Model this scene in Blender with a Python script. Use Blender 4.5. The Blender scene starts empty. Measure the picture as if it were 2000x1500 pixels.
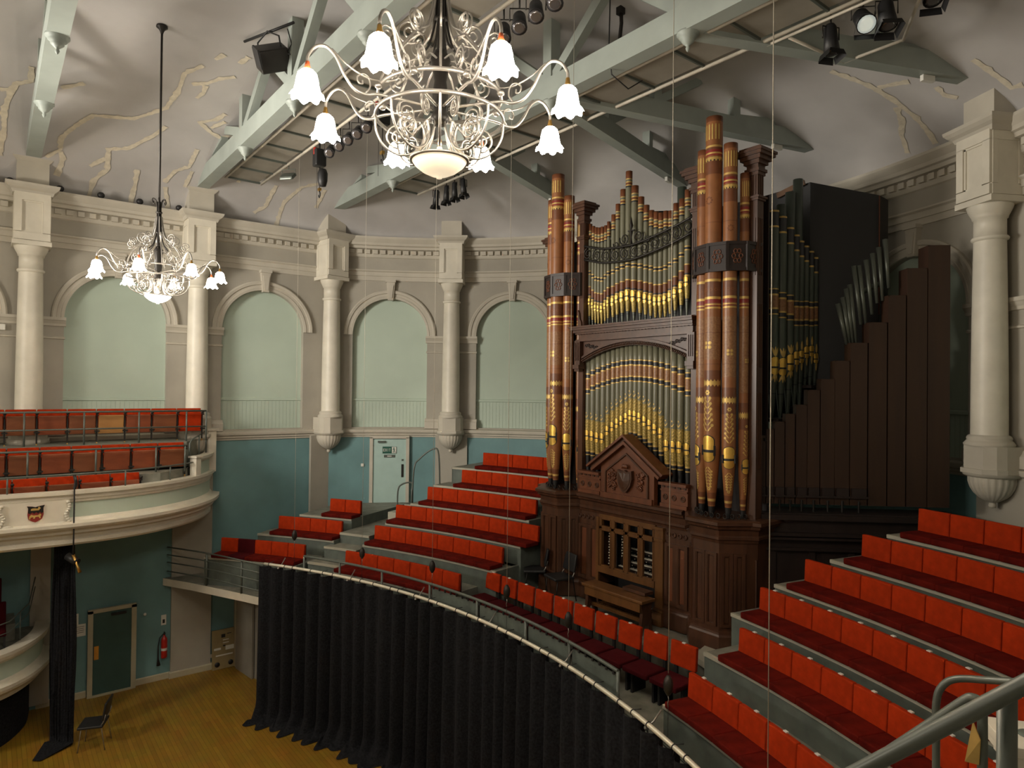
import bpy, bmesh, math, random
from mathutils import Vector, Matrix
PI = math.pi
rad = math.radians
sin, cos = math.sin, math.cos
random.seed(7)
C = bpy.context.scene.collection

# ------------------------------------------------------------------ camera
cam_d = bpy.data.cameras.new('camera')
cam_o = bpy.data.objects.new('camera', cam_d)
C.objects.link(cam_o)
YAW, PITCH, ROLL, FPX = rad(51.8), 0.0095, 0.0105, 1300.0
fw = Vector((-sin(YAW)*cos(PITCH), cos(YAW)*cos(PITCH), sin(PITCH)))
rt = Vector((cos(YAW), sin(YAW), 0.0))
up = rt.cross(fw)
r2 = rt*cos(ROLL) + up*sin(ROLL)
u2 = up*cos(ROLL) - rt*sin(ROLL)
M = Matrix((r2, u2, -fw)).transposed().to_4x4()
M.translation = Vector((8.28, 0.0, 7.0))
cam_o.matrix_world = M
cam_d.sensor_width = 36.0
cam_d.lens = FPX/2000*36.0
cam_d.clip_start = 0.05
bpy.context.scene.camera = cam_o

# ------------------------------------------------------------------ world and exposure
W = bpy.data.worlds.new('world')
bpy.context.scene.world = W
W.use_nodes = True
W.node_tree.nodes['Background'].inputs[0].default_value = (1.0, 0.93, 0.8, 1)
W.node_tree.nodes['Background'].inputs[1].default_value = 0.05
vs = bpy.context.scene.view_settings
vs.view_transform = 'Standard'
vs.look = 'None'
vs.exposure = 0.9
vs.gamma = 1.0
vs.use_curve_mapping = False

LAMP_W = 4.0        # watts of one chandelier lamp
def point_light(name, loc, watts, col=(1, .90, .76), r=.05):
    l = bpy.data.lights.new(name, 'POINT')
    l.energy = watts
    l.color = col
    l.shadow_soft_size = r
    o = bpy.data.objects.new(name, l)
    o.location = loc
    C.objects.link(o)
    return o
# added fill lamps behind the camera, standing for unseen chandeliers
for i, (x, y, w) in enumerate(((-4.1, -6.5, 560), (4.1, -7.0, 110))):
    point_light('hall_fill_lamp', (x, y, 8.0), w, r=.5)
# added unseen spots behind the camera that brighten the curved end of the hall
def flood(name, loc, aim, watts, deg, r=.6):
    l = bpy.data.lights.new(name, 'SPOT')
    l.energy = watts; l.color = (1, .93, .83); l.spot_size = rad(deg); l.spot_blend = .8; l.shadow_soft_size = r
    o = bpy.data.objects.new(name, l); C.objects.link(o); o.location = loc
    o.rotation_euler = (Vector(aim)-Vector(loc)).to_track_quat('-Z', 'Y').to_euler()
    return o
flood('fill_spot', (-3.0, -5.0, 9.4), (-7.3, 9.5, 9.4), 2100, 62, 1.2)
flood('fill_spot', (-5.0, -4.0, 8.6), (2.2, 11.5, 12.8), 2500, 56, 1.6)

# ------------------------------------------------------------------ materials
def mat(name, col, rough=.6, metal=0.0, var=.10, scale=4.0, bump=0.0, bscale=40.0, emit=None, estr=0, sheen=0, spec=None, col2=None, stretch=None):
    m = bpy.data.materials.new(name)
    m.use_nodes = True
    nt = m.node_tree
    b = nt.nodes['Principled BSDF']
    b.inputs['Roughness'].default_value = rough
    b.inputs['Metallic'].default_value = metal
    if spec is not None:
        b.inputs['Specular IOR Level'].default_value = spec
    if sheen:
        b.inputs['Sheen Weight'].default_value = sheen
        b.inputs['Sheen Tint'].default_value = (*col, 1)
    tc = nt.nodes.new('ShaderNodeTexCoord')
    vec = tc.outputs['Object']
    if stretch:
        mp = nt.nodes.new('ShaderNodeMapping')
        mp.inputs['Scale'].default_value = stretch
        nt.links.new(vec, mp.inputs['Vector'])
        vec = mp.outputs['Vector']
    nz = nt.nodes.new('ShaderNodeTexNoise')
    nz.inputs['Scale'].default_value = scale
    nz.inputs['Detail'].default_value = 5
    nt.links.new(vec, nz.inputs['Vector'])
    rp = nt.nodes.new('ShaderNodeValToRGB')
    c2 = col2 if col2 else tuple(c*(1-2*var) for c in col)
    c1 = col if col2 else tuple(min(1, c*(1+var)) for c in col)
    rp.color_ramp.elements[0].position = .3
    rp.color_ramp.elements[1].position = .7
    rp.color_ramp.elements[0].color = (*c2, 1)
    rp.color_ramp.elements[1].color = (*c1, 1)
    nt.links.new(nz.outputs['Fac'], rp.inputs['Fac'])
    nt.links.new(rp.outputs['Color'], b.inputs['Base Color'])
    if bump:
        n2 = nt.nodes.new('ShaderNodeTexNoise')
        n2.inputs['Scale'].default_value = bscale
        nt.links.new(vec, n2.inputs['Vector'])
        bp = nt.nodes.new('ShaderNodeBump')
        bp.inputs['Strength'].default_value = bump
        bp.inputs['Distance'].default_value = .01
        nt.links.new(n2.outputs['Fac'], bp.inputs['Height'])
        nt.links.new(bp.outputs['Normal'], b.inputs['Normal'])
    if emit:
        b.inputs['Emission Color'].default_value = (*emit, 1)
        b.inputs['Emission Strength'].default_value = estr
    return m

def brick_mat(name, c1, c2, mortar, rot=0.0, w=.6, h=.09, gap=.003, rough=.45, swap=False):
    m = bpy.data.materials.new(name); m.use_nodes = True
    nt = m.node_tree; b = nt.nodes['Principled BSDF']
    b.inputs['Roughness'].default_value = rough
    tc = nt.nodes.new('ShaderNodeTexCoord')
    mp = nt.nodes.new('ShaderNodeMapping')
    mp.inputs['Rotation'].default_value = (0, 0, rot)
    br = nt.nodes.new('ShaderNodeTexBrick')
    br.inputs['Scale'].default_value = 1.0
    br.inputs['Brick Width'].default_value = w
    br.inputs['Row Height'].default_value = h
    br.inputs['Mortar Size'].default_value = gap
    br.inputs['Color1'].default_value = (*c1, 1)
    br.inputs['Color2'].default_value = (*c2, 1)
    br.inputs['Mortar'].default_value = (*mortar, 1)
    nt.links.new(tc.outputs['Object'], mp.inputs['Vector'])
    nt.links.new(mp.outputs['Vector'], br.inputs['Vector'])
    nz = nt.nodes.new('ShaderNodeTexNoise')
    nz.inputs['Scale'].default_value = 3
    nz.inputs['Detail'].default_value = 6
    nt.links.new(mp.outputs['Vector'], nz.inputs['Vector'])
    mx = nt.nodes.new('ShaderNodeMixRGB'); mx.blend_type = 'MULTIPLY'
    mx.inputs['Fac'].default_value = .45
    nt.links.new(br.outputs['Color'], mx.inputs['Color1'])
    nt.links.new(nz.outputs['Color'], mx.inputs['Color2'])
    nt.links.new(mx.outputs['Color'], b.inputs['Base Color'])
    return m

def emat(name, col, strength):
    m = bpy.data.materials.new(name); m.use_nodes = True
    b = m.node_tree.nodes['Principled BSDF']
    b.inputs['Base Color'].default_value = (*col, 1)
    b.inputs['Emission Color'].default_value = (*col, 1)
    b.inputs['Emission Strength'].default_value = strength
    return m

M_WALL = mat('taupe wall paint', (.37, .345, .29), .7, var=.06, scale=1.2, bump=.1)
M_MOULD = mat('pale stone paint', (.50, .465, .39), .65, var=.05, scale=2, bump=.05)
M_CREAM = mat('cream gloss paint', (.66, .62, .52), .45, var=.05, scale=3)
M_NICHE = mat('pale green niche paint', (.46, .55, .46), .7, var=.04, scale=.8)
M_TEAL = mat('teal wall paint', (.135, .26, .27), .6, var=.10, scale=1.1)
M_CEIL = mat('grey lilac ceiling plaster', (.50, .485, .475), .8, var=.10, scale=.55, bump=.12, bscale=12)
M_PATCH = mat('raw plaster filler', (.66, .60, .48), .85, var=.08, scale=9, bump=.6, bscale=30)
M_BEAM = mat('pale duck egg beam paint', (.315, .355, .325), .5, var=.06, scale=2)
M_SOFFIT = mat('grey board', (.26, .24, .20), .7, var=.08, scale=2)
M_PIPEPALE = mat('pale painted conduit', (.5, .46, .38), .5)
M_FLOOR = brick_mat('oak strip floor', (.36, .21, .022), (.28, .155, .015), (.12, .065, .008), rot=0.0, w=1.1, h=.075)
M_DECK = mat('grey deck paint', (.20, .20, .165), .55, var=.18, scale=5, bump=.05)
M_RISER = mat('grey green riser paint', (.105, .125, .108), .5, var=.12, scale=5)
M_NOSE = mat('pale nosing strip', (.37, .35, .28), .5, var=.05)
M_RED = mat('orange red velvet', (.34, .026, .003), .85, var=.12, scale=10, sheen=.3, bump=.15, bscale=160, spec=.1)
M_REDS = mat('shaded red velvet seat top', (.10, .006, .003), .9, var=.2, scale=5, sheen=.15, bump=.15, bscale=160, spec=.08)  # same velvet as the backs, shade and nap of the tops painted into its colour
M_MAROON = mat('dark maroon fabric', (.05, .003, .005), .9, var=.1, scale=8, sheen=.2, spec=.1)
M_BLACK = mat('black paint', (.012, .012, .013), .5, var=.05)
M_CURTAIN = mat('black serge', (.017, .0175, .020), .95, var=.25, scale=30, bump=.2, bscale=200, sheen=.7, spec=.05)
M_STEEL = mat('grey painted steel tube', (.095, .11, .095), .38, metal=.1, var=.06)
M_BRIGHT = mat('bright aluminium tube', (.85, .80, .66), .35, metal=.4, var=.08)
M_CHROME = mat('polished metal', (.36, .34, .31), .36, metal=.75, var=.05)
M_DARKMET = mat('aged dark metal', (.03, .027, .024), .45, metal=.6)
M_WHITE = mat('white plastic', (.75, .74, .68), .5, var=.03)
M_WOOD = mat('dark organ case oak', (.082, .033, .015), .38, col2=(.045, .018, .009), scale=9, stretch=(1, 1, .15))
M_WOODL = mat('golden oak', (.15, .064, .018), .38, col2=(.095, .040, .012), scale=9, stretch=(1, 1, .15))
M_WOODR = mat('red walnut', (.155, .050, .020), .40, col2=(.10, .032, .013), scale=9, stretch=(1, 1, .15))
M_WOODD = mat('very dark stained wood', (.022, .012, .010), .5, col2=(.014, .008, .007), scale=9, stretch=(1, 1, .1))
M_WPIPE = mat('dark wooden pipe', (.040, .017, .007), .55, col2=(.028, .011, .005), scale=7, stretch=(1, 1, .08))
M_PBROWN = mat('terracotta pipe paint', (.27, .105, .036), .38, var=.08, scale=6)
M_PBROWN2 = mat('dark terracotta pipe paint', (.16, .055, .022), .38, var=.08, scale=6)
M_PSPECK = mat('stencilled brown pipe paint', (.33, .17, .075), .4, col2=(.20, .085, .035), scale=34)
M_POLIVE = mat('olive grey pipe paint', (.155, .150, .100), .36, var=.06, scale=4)
M_PGREEN = mat('dark grey green pipe paint', (.062, .078, .062), .36, var=.06, scale=4)
M_PDARK = mat('blue black pipe band', (.022, .024, .03), .4)
M_PRED = mat('crimson pipe band', (.23, .022, .018), .4)
M_GOLD = mat('gilding', (.86, .55, .12), .34, metal=.75, var=.08, scale=8)
M_GOLDP = mat('gold paint', (.62, .42, .13), .45, metal=.35, var=.1, scale=8)
M_GOLDG = mat('patterned old gold', (.50, .36, .09), .45, metal=.3, col2=(.16, .12, .04), scale=42)
M_ZINC = mat('grey metal pipe', (.10, .11, .09), .4, metal=.4, var=.08)
M_KEYS = mat('ivory keys', (.7, .66, .55), .4)
M_DOORP = mat('pale green door paint', (.38, .52, .48), .5, var=.03)
M_DOORD = mat('dark green door paint', (.035, .085, .075), .5, var=.05)
M_FRAME = mat('cream door frame paint', (.42, .38, .27), .5, var=.04)
M_SIGNG = mat('exit sign green', (.01, .09, .06), .4)
M_PAPER = mat('paper', (.65, .64, .58), .7, var=.02)
M_EXT = mat('extinguisher red', (.45, .02, .012), .3)
M_BOARD = mat('tan board', (.27, .21, .10), .6, var=.08)
M_PLY = [mat('worn brown seat plywood', (.22, .075, .028), .45, col2=(.15, .045, .017), scale=6, stretch=(1, .3, 1)),
         mat('red brown seat plywood', (.26, .065, .022), .45, col2=(.17, .04, .015), scale=6, stretch=(1, .3, 1)),
         mat('tan seat plywood', (.42, .22, .07), .45, col2=(.34, .16, .05), scale=6, stretch=(1, .3, 1))]
M_LAMP = emat('glowing bell glass', (1, .88, .72), 52)
M_LAMPF = emat('glowing far bell glass', (1, .88, .72), 32)
M_BOWL = emat('glowing bowl glass', (1, .84, .60), .42)
M_BOWLF = emat('bright bowl glass', (1, .90, .74), 9)
M_LENS = mat('lamp lens', (.35, .33, .34), .12, metal=.8)
M_LENSP = emat('pale lamp gel', (.75, .8, .72), .25)
M_RUST = mat('red brown lampholder sleeve', (.5, .10, .03), .5)
M_BRASS = mat('brass', (.7, .42, .12), .3, metal=1)

# ------------------------------------------------------------------ mesh helpers
class MB:
    def __init__(s): s.v=[]; s.f=[]; s.m=[]; s.sm=[]
    def add(s, vs_, fs, mi=0, smooth=False):
        n=len(s.v); s.v+= [tuple(v) for v in vs_]
        for f in fs:
            s.f.append([i+n for i in f]); s.m.append(mi); s.sm.append(smooth)
        return s
    def box(s, c, d, rz=0, mi=0, rx=0, ry=0):
        x,y,z=[a/2 for a in d]
        R=Matrix.Rotation(rz,3,'Z')@Matrix.Rotation(ry,3,'Y')@Matrix.Rotation(rx,3,'X')
        vs_=[R@Vector((i*x,j*y,k*z))+Vector(c) for i in(-1,1) for j in(-1,1) for k in(-1,1)]
        return s.add(vs_,[(0,1,3,2),(4,6,7,5),(0,4,5,1),(2,3,7,6),(0,2,6,4),(1,5,7,3)],mi)
    def prism(s, poly, z0, z1, mi=0, f=None):
        # poly in a plane; f maps (a,b,h)->(x,y,z); default XY plane extruded in z
        g=f or (lambda a,b,h:(a,b,h))
        n=len(poly)
        vs_=[g(a,b,z0) for a,b in poly]+[g(a,b,z1) for a,b in poly]
        fs=[tuple(range(n))[::-1],tuple(range(n,2*n))]+[(i,(i+1)%n,(i+1)%n+n,i+n) for i in range(n)]
        return s.add(vs_,fs,mi)
    def lathe(s, prof, c=(0,0), n=24, mi=0, smooth=True, a0=0, a1=2*PI, mis=None, flute=None):
        full=abs(a1-a0-2*PI)<1e-6; k=n if full else n+1
        vs_=[]
        for r,z in prof:
            for i in range(k):
                a=a0+(a1-a0)*i/n
                rr=r*(flute(a) if flute else 1)
                vs_.append((c[0]+rr*cos(a),c[1]+rr*sin(a),z))
        b=len(s.v); s.v+=vs_
        for j in range(len(prof)-1):
            for i in range(n):
                i2=(i+1)%k
                s.f.append([b+j*k+i,b+j*k+i2,b+(j+1)*k+i2,b+(j+1)*k+i]); s.m.append(mis[j] if mis else mi); s.sm.append(smooth)
        return s
    def tube(s, pts, r, n=8, mi=0, closed=False, cap=True):
        P_=[Vector(p) for p in pts]; m=len(P_)
        if m<2: return s
        rr=r if isinstance(r,(list,tuple)) else [r]*m
        T=[]
        for i in range(m):
            a=P_[i-1] if (i>0 or closed) else P_[i]
            b=P_[(i+1)%m] if (i<m-1 or closed) else P_[i]
            t=(b-a); T.append(t.normalized() if t.length>1e-9 else Vector((0,0,1)))
        u=T[0].orthogonal().normalized(); b0=len(s.v)
        for i in range(m):
            u=(u-T[i]*u.dot(T[i]))
            if u.length<1e-6: u=T[i].orthogonal()
            u.normalize(); w=T[i].cross(u)
            for k in range(n):
                a=2*PI*k/n
                s.v.append(tuple(P_[i]+(u*cos(a)+w*sin(a))*rr[i]))
        for i in range(m if closed else m-1):
            j=(i+1)%m
            for k in range(n):
                k2=(k+1)%n
                s.f.append([b0+i*n+k,b0+i*n+k2,b0+j*n+k2,b0+j*n+k]); s.m.append(mi); s.sm.append(True)
        if cap and not closed:
            s.f.append([b0+k for k in range(n)][::-1]); s.m.append(mi); s.sm.append(False)
            s.f.append([b0+(m-1)*n+k for k in range(n)]); s.m.append(mi); s.sm.append(False)
        return s
    def sweep(s, F, us, prof, mis=None, mi=0, caps=True):
        # F(u,w)->(x,y); prof list of (w,z)
        k=len(prof); b=len(s.v)
        for u in us:
            for w,z in prof:
                x,y=F(u,w); s.v.append((x,y,z))
        for i in range(len(us)-1):
            for j in range(k-1):
                s.f.append([b+i*k+j,b+i*k+j+1,b+(i+1)*k+j+1,b+(i+1)*k+j]); s.m.append(mis[j] if mis else mi); s.sm.append(False)
        if caps:
            s.f.append([b+j for j in range(k)]); s.m.append(mi); s.sm.append(False)
            e=b+(len(us)-1)*k
            s.f.append([e+j for j in range(k)][::-1]); s.m.append(mi); s.sm.append(False)
        return s
    def grid(s, P_, mi=0, smooth=False):
        h=len(P_); w=len(P_[0]); b=len(s.v)
        for row in P_: s.v+=[tuple(p) for p in row]
        for i in range(h-1):
            for j in range(w-1):
                s.f.append([b+i*w+j,b+i*w+j+1,b+(i+1)*w+j+1,b+(i+1)*w+j]); s.m.append(mi); s.sm.append(smooth)
        return s
    def build(s, name, mats, parent=None, loc=None, bevel=0):
        me=bpy.data.meshes.new(name)
        vv=s.v
        if loc: vv=[(a-loc[0],b-loc[1],c-loc[2]) for a,b,c in vv]
        me.from_pydata(vv,[],s.f)
        if not isinstance(mats,(list,tuple)): mats=[mats]
        for m_ in mats: me.materials.append(m_)
        me.polygons.foreach_set('material_index',s.m)
        me.polygons.foreach_set('use_smooth',s.sm)
        me.update()
        if bevel:
            bm=bmesh.new(); bm.from_mesh(me)
            bmesh.ops.recalc_face_normals(bm,faces=bm.faces)
            bmesh.ops.bevel(bm,geom=bm.edges[:],offset=bevel,segments=3,affect='EDGES',profile=.6)
            for f_ in bm.faces: f_.smooth=True
            bm.to_mesh(me); bm.free()
        o=bpy.data.objects.new(name,me); C.objects.link(o)
        if parent: o.parent=parent
        if loc: o.location=loc
        return o

def tag(o, label=None, cat=None, group=None, kind=None):
    if label: o['label']=label
    if cat: o['category']=cat
    if group: o['group']=group
    if kind: o['kind']=kind
    return o
def thing(name, label, cat, loc=(0,0,0), rz=0, group=None):
    o=bpy.data.objects.new(name,None); C.objects.link(o)
    o.empty_display_size=.1
    o.location=loc; o.rotation_euler=(0,0,rz)
    return tag(o,label,cat,group)
KIDS={}
def kids(o): return [c for c in o.children]
def copy_tree(o, loc=None, rz=None, label=None, group=None):
    c=o.copy(); C.objects.link(c)
    if loc is not None: c.location=loc
    if rz is not None: c.rotation_euler=(0,0,rz)
    if label: c['label']=label
    if group: c['group']=group
    for ch in o.children:
        d=ch.copy(); C.objects.link(d); d.parent=c
        for g in ch.children:
            e=g.copy(); C.objects.link(e); e.parent=d
    return c
ORD=['first','second','third','fourth','fifth','sixth','seventh','eighth','ninth','tenth','eleventh','twelfth','thirteenth']
def lin(a,b,n): return [a+(b-a)*i/(n-1) for i in range(n)]
def struct(o): o['kind']='structure'; return o
# ------------------------------------------------------------------ wall frames
RW=9.9; YC=3.82
def F_left(u,w):
    t=min(1,max(0,(u-3.98)/3.3)); return (-9.42+.14*t+w, u)
def F_right(u,w):
    t=min(1,max(0,(u-3.98)/3.3)); return (9.42-.14*t-w, u)
def F_apse(u,w):
    a=u/RW; return ((RW-w)*sin(a), YC+(RW-w)*cos(a))
CA=[rad(a)*RW for a in (-69.55,-49.3,-29.6,-9.9,9.9,29.6,49.3,69.55)]
CY=[-2.62,.68,3.98,7.28]
A_=1.03; ZI=8.5; ZS=5.93; ZT=10.1; ZB=5.8; DEP=.15

def ztop(du): return ZI+math.sqrt(max(0,A_*A_-du*du))
def bay(F,u0,u1,wall,niche,dado):
    uc=(u0+u1)/2
    ins=[uc-A_*cos(PI*i/28) for i in range(29)]
    us=[u0,(u0+ins[0])/2]+ins+[(u1+ins[-1])/2,u1]
    for a,b in zip(us[:-1],us[1:]):
        if b<=ins[0]+1e-6 or a>=ins[-1]-1e-6:
            zz=[(ZB,ZT)]
            for z0,z1 in zz:
                wall.add([(*F(a,0),z0),(*F(b,0),z0),(*F(b,0),z1),(*F(a,0),z1)],[(0,1,2,3)])
        else:
            wall.add([(*F(a,0),ZB),(*F(b,0),ZB),(*F(b,0),ZS),(*F(a,0),ZS)],[(0,1,2,3)])
            ta,tb=ztop(a-uc),ztop(b-uc)
            wall.add([(*F(a,0),ta),(*F(b,0),tb),(*F(b,0),ZT),(*F(a,0),ZT)],[(0,1,2,3)])
            wall.add([(*F(a,0),ta),(*F(b,0),tb),(*F(b,-DEP),tb),(*F(a,-DEP),ta)],[(0,1,2,3)])
            wall.add([(*F(a,0),ZS),(*F(b,0),ZS),(*F(b,-DEP),ZS),(*F(a,-DEP),ZS)],[(0,1,2,3)])
            niche.add([(*F(a,-DEP),ZS),(*F(b,-DEP),ZS),(*F(b,-DEP),tb),(*F(a,-DEP),ta)],[(0,1,2,3)])
    for s_ in(-1,1):
        u=uc+s_*A_
        wall.add([(*F(u,0),ZS),(*F(u,-DEP),ZS),(*F(u,-DEP),ZI),(*F(u,0),ZI)],[(0,1,2,3)])
    # boarded dado: shallow vertical boards
    n=22
    for i in range(n):
        a=uc-A_+2*A_*i/n; b=a+2*A_/n
        dado.sweep(F,[a+.0025,b-.0025],[(-DEP,ZS),(-DEP+.008,ZS),(-DEP+.008,6.66),(-DEP,6.66)])
    dado.sweep(F,lin(uc-A_,uc+A_,9),[(-DEP,6.66),(-DEP+.03,6.67),(-DEP+.03,6.72),(-DEP,6.74)])
def arch(F,u0,u1):
    mb=MB(); uc=(u0+u1)/2
    prof=[(1.03,0),(1.03,.05),(1.09,.06),(1.10,.045),(1.17,.045),(1.18,.075),(1.24,.085),(1.27,.06),(1.27,0)]
    N=36; rows=[]
    for i in range(N+1):
        a=PI*i/N; row=[]
        for r,w in prof:
            row.append((*F(uc-r*cos(a),w),ZI+r*sin(a)))
        rows.append(row)
    mb.grid(rows)
    return mb
def keystone(F,u0,u1):
    uc=(u0+u1)/2; mb=MB()
    pts=[(-.075,9.48),(.075,9.48),(.12,9.98),(-.12,9.98)]
    mb.add([(*F(uc+a,.0),z) for a,z in pts]+[(*F(uc+a,.13),z) for a,z in pts],[(4,5,6,7),(0,1,5,4),(1,2,6,5),(2,3,7,6),(3,0,4,7)])
    pts=[(-.045,9.53),(.045,9.53),(.08,9.9),(-.08,9.9)]
    mb.add([(*F(uc+a,.13),z) for a,z in pts]+[(*F(uc+a,.155),z) for a,z in pts],[(4,5,6,7),(0,1,5,4),(1,2,6,5),(2,3,7,6),(3,0,4,7)])
    mb.sweep(F,[uc-.14,uc+.14],[(0,9.98),(.17,9.98),(.17,10.05),(0,10.05)])
    return mb
def pier_trim(F,a,b):
    mb=MB(); us=lin(a-.035,b+.035,5)
    mb.sweep(F,us,[(0,8.3),(.03,8.31),(.035,8.36),(.07,8.42),(.09,8.44),(.09,8.5),(0,8.5)])
    mb.sweep(F,lin(a-.02,b+.02,5),[(0,8.02),(.03,8.03),(.035,8.06),(0,8.08)])
    mb.sweep(F,lin(a-.04,b+.04,5),[(0,5.9),(.09,5.9),(.09,6.08),(.05,6.12),(.03,6.17),(0,6.18)])
    return mb

ENT=[(0,10.03),(.035,10.03),(.035,10.15),(.06,10.155),(.06,10.26),(.10,10.29),(.10,10.32),(.015,10.33),(.015,10.66),(.05,10.68),(.07,10.74),(.07,10.88),(.17,10.895),(.19,10.96),(.24,10.98),(.26,11.04),(.32,11.12),(.34,11.15),(.34,11.2),(0,11.2)]
ENTM=[0]*19; ENTM[7]=1
STR=[(0,5.66),(.03,5.66),(.035,5.70),(.07,5.72),(.075,5.76),(.12,5.79),(.13,5.84),(.13,5.87),(.0,5.9)]
def dentils(F,a,b,mb):
    n=int((b-a)/.205); 
    for i in range(n):
        u=a+(b-a)*(i+.5)/n
        mb.sweep(F,[u-.062,u+.062],[(.07,10.76),(.135,10.76),(.135,10.87),(.07,10.87)])

def make_wall(name,F,edges,trimname,lowmat,curved):
    wall=MB(); niche=MB(); dado=MB()
    for a,b in zip(edges[:-1],edges[1:]): bay(F,a,b,wall,niche,dado)
    root=struct(wall.build(name,M_WALL))
    for a,b in zip(edges[:-1],edges[1:]):
        n_=MB(); d_=MB(); w_=MB(); bay(F,a,b,w_,n_,d_)
        n_.build('niche_panel',M_NICHE,root)
        d_.build('dado_boards',M_NICHE,root)
        arch(F,a,b).build('arch_moulding',M_MOULD,root)
        keystone(F,a,b).build('keystone',M_MOULD,root)
    cs=[(a+b)/2 for a,b in zip(edges[:-1],edges[1:])]
    for i in range(len(cs)-1):
        pier_trim(F,cs[i]+A_,cs[i+1]-A_).build('impost_moulding',M_MOULD,root)
    us=lin(edges[0],edges[-1],(len(edges)-1)*(10 if curved else 3)+1)
    low=MB()
    low.grid([[(*F(u,0),z) for u in us] for z in (0,5.8)])
    low.build('lower_wall',lowmat,root)
    ent=MB(); ent.sweep(F,us,ENT,mis=ENTM)
    t=struct(ent.build(trimname,[M_MOULD,M_WALL]))
    de=MB()
    for a,b in zip(edges[:-1],edges[1:]): dentils(F,a+.36,b-.36,de)
    de.build('dentil_band',M_MOULD,t)
    sc=MB(); sc.sweep(F,us,STR); sc.build('string_course',M_MOULD,t)
    return root
wl=make_wall('wall_left',F_left,[-5.92]+CY,'trim_1',M_TEAL,False)
wa=make_wall('wall_apse',F_apse,CA,'trim_2',M_TEAL,True)
wa['note']='curved end wall'
del wa['note']
# plain walls that close the hall behind and beside the camera
mb=MB(); mb.grid([[(-9.42,-12,z),(-9.42,-5.92,z)] for z in (0,12)]); mb.build('wall_left_rear',M_WALL,wl)
mb=MB(); mb.grid([[(9.7,-12,z),(9.7,7.28,z),(9.27,7.28,z)] for z in (0,12)]); struct(mb.build('wall_right',M_WALL))
mb=MB(); mb.grid([[(-9.42,-12,z),(9.7,-12,z)] for z in (0,13.5)]); struct(mb.build('wall_back',M_WALL))
mb=MB(); mb.add([(-10,-12,0),(10,-12,0),(10,14,0),(-10,14,0)],[(0,1,2,3)]); struct(mb.build('floor',M_FLOOR))

# ------------------------------------------------------------------ ceiling
def ceil_rw(x,y):
    if y<=YC: return 9.58
    a=abs(math.degrees(math.atan2(x,y-YC)))
    if a<69.5: return 9.94
    return 9.94+(9.58-9.94)*(a-69.5)/20.5
def ceil_z(x,y):
    r=abs(x) if y<YC else math.hypot(x,y-YC)
    q=r/ceil_rw(x,y)
    return 11.08+2.2*max(0,1-q*q)**.6
mb=MB()
qs=[1-(1-i/22)**2 for i in range(23)]
rows=[]
for y in lin(-12,YC,9):
    pass
def side(sg):
    R_=[]
    for q in qs:
        row=[]
        for y in lin(-12,YC,8): row.append((sg*q*9.58,y,ceil_z(sg*q*9.575,y)))
        R_.append(row)
    mb.grid(R_,smooth=True)
side(-1); side(1)
R_=[]
for q in qs:
    row=[]
    for i in range(73):
        a=-PI/2+PI*i/72
        rw=ceil_rw(sin(a),YC+max(cos(a),1e-9))
        r=q*rw; x=r*sin(a); y=YC+r*cos(a)
        row.append((x,y,11.08+2.2*max(0,1-q*q)**.6))
    R_.append(row)
mb.grid(R_,smooth=True)
ceiling=struct(mb.build('ceiling',M_CEIL))

# raw plaster repairs that wander over the ceiling (points in metres on the ceiling plan)
def patch(pts,wd=.09):
    # jagged ribbon following the ceiling just below its surface
    P2=[]
    for (x0,y0),(x1,y1) in zip(pts[:-1],pts[1:]):
        n=max(2,int(math.hypot(x1-x0,y1-y0)/.06))
        for i in range(n): P2.append((x0+(x1-x0)*i/n,y0+(y1-y0)*i/n))
    P2.append(pts[-1])
    L=[];R=[]
    for i,(x,y) in enumerate(P2):
        a=P2[max(0,i-1)]; b=P2[min(len(P2)-1,i+1)]
        p=Vector((x,y,ceil_z(x,y))); 
        t=(Vector((b[0],b[1],ceil_z(*b)))-Vector((a[0],a[1],ceil_z(*a))))
        if t.length<1e-6: continue
        t.normalize()
        e=.02
        nx=(ceil_z(x+e,y)-ceil_z(x-e,y))/(2*e); ny=(ceil_z(x,y+e)-ceil_z(x,y-e))/(2*e)
        nrm=Vector((nx,ny,-1)).normalized()
        sd=t.cross(nrm).normalized()
        w=wd*(.6+.5*random.random())
        L.append(p+sd*w*.5+nrm*.012); R.append(p-sd*w*(.5+.3*random.random())+nrm*.012)
    m_=MB(); m_.grid([L,R]); return m_
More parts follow.
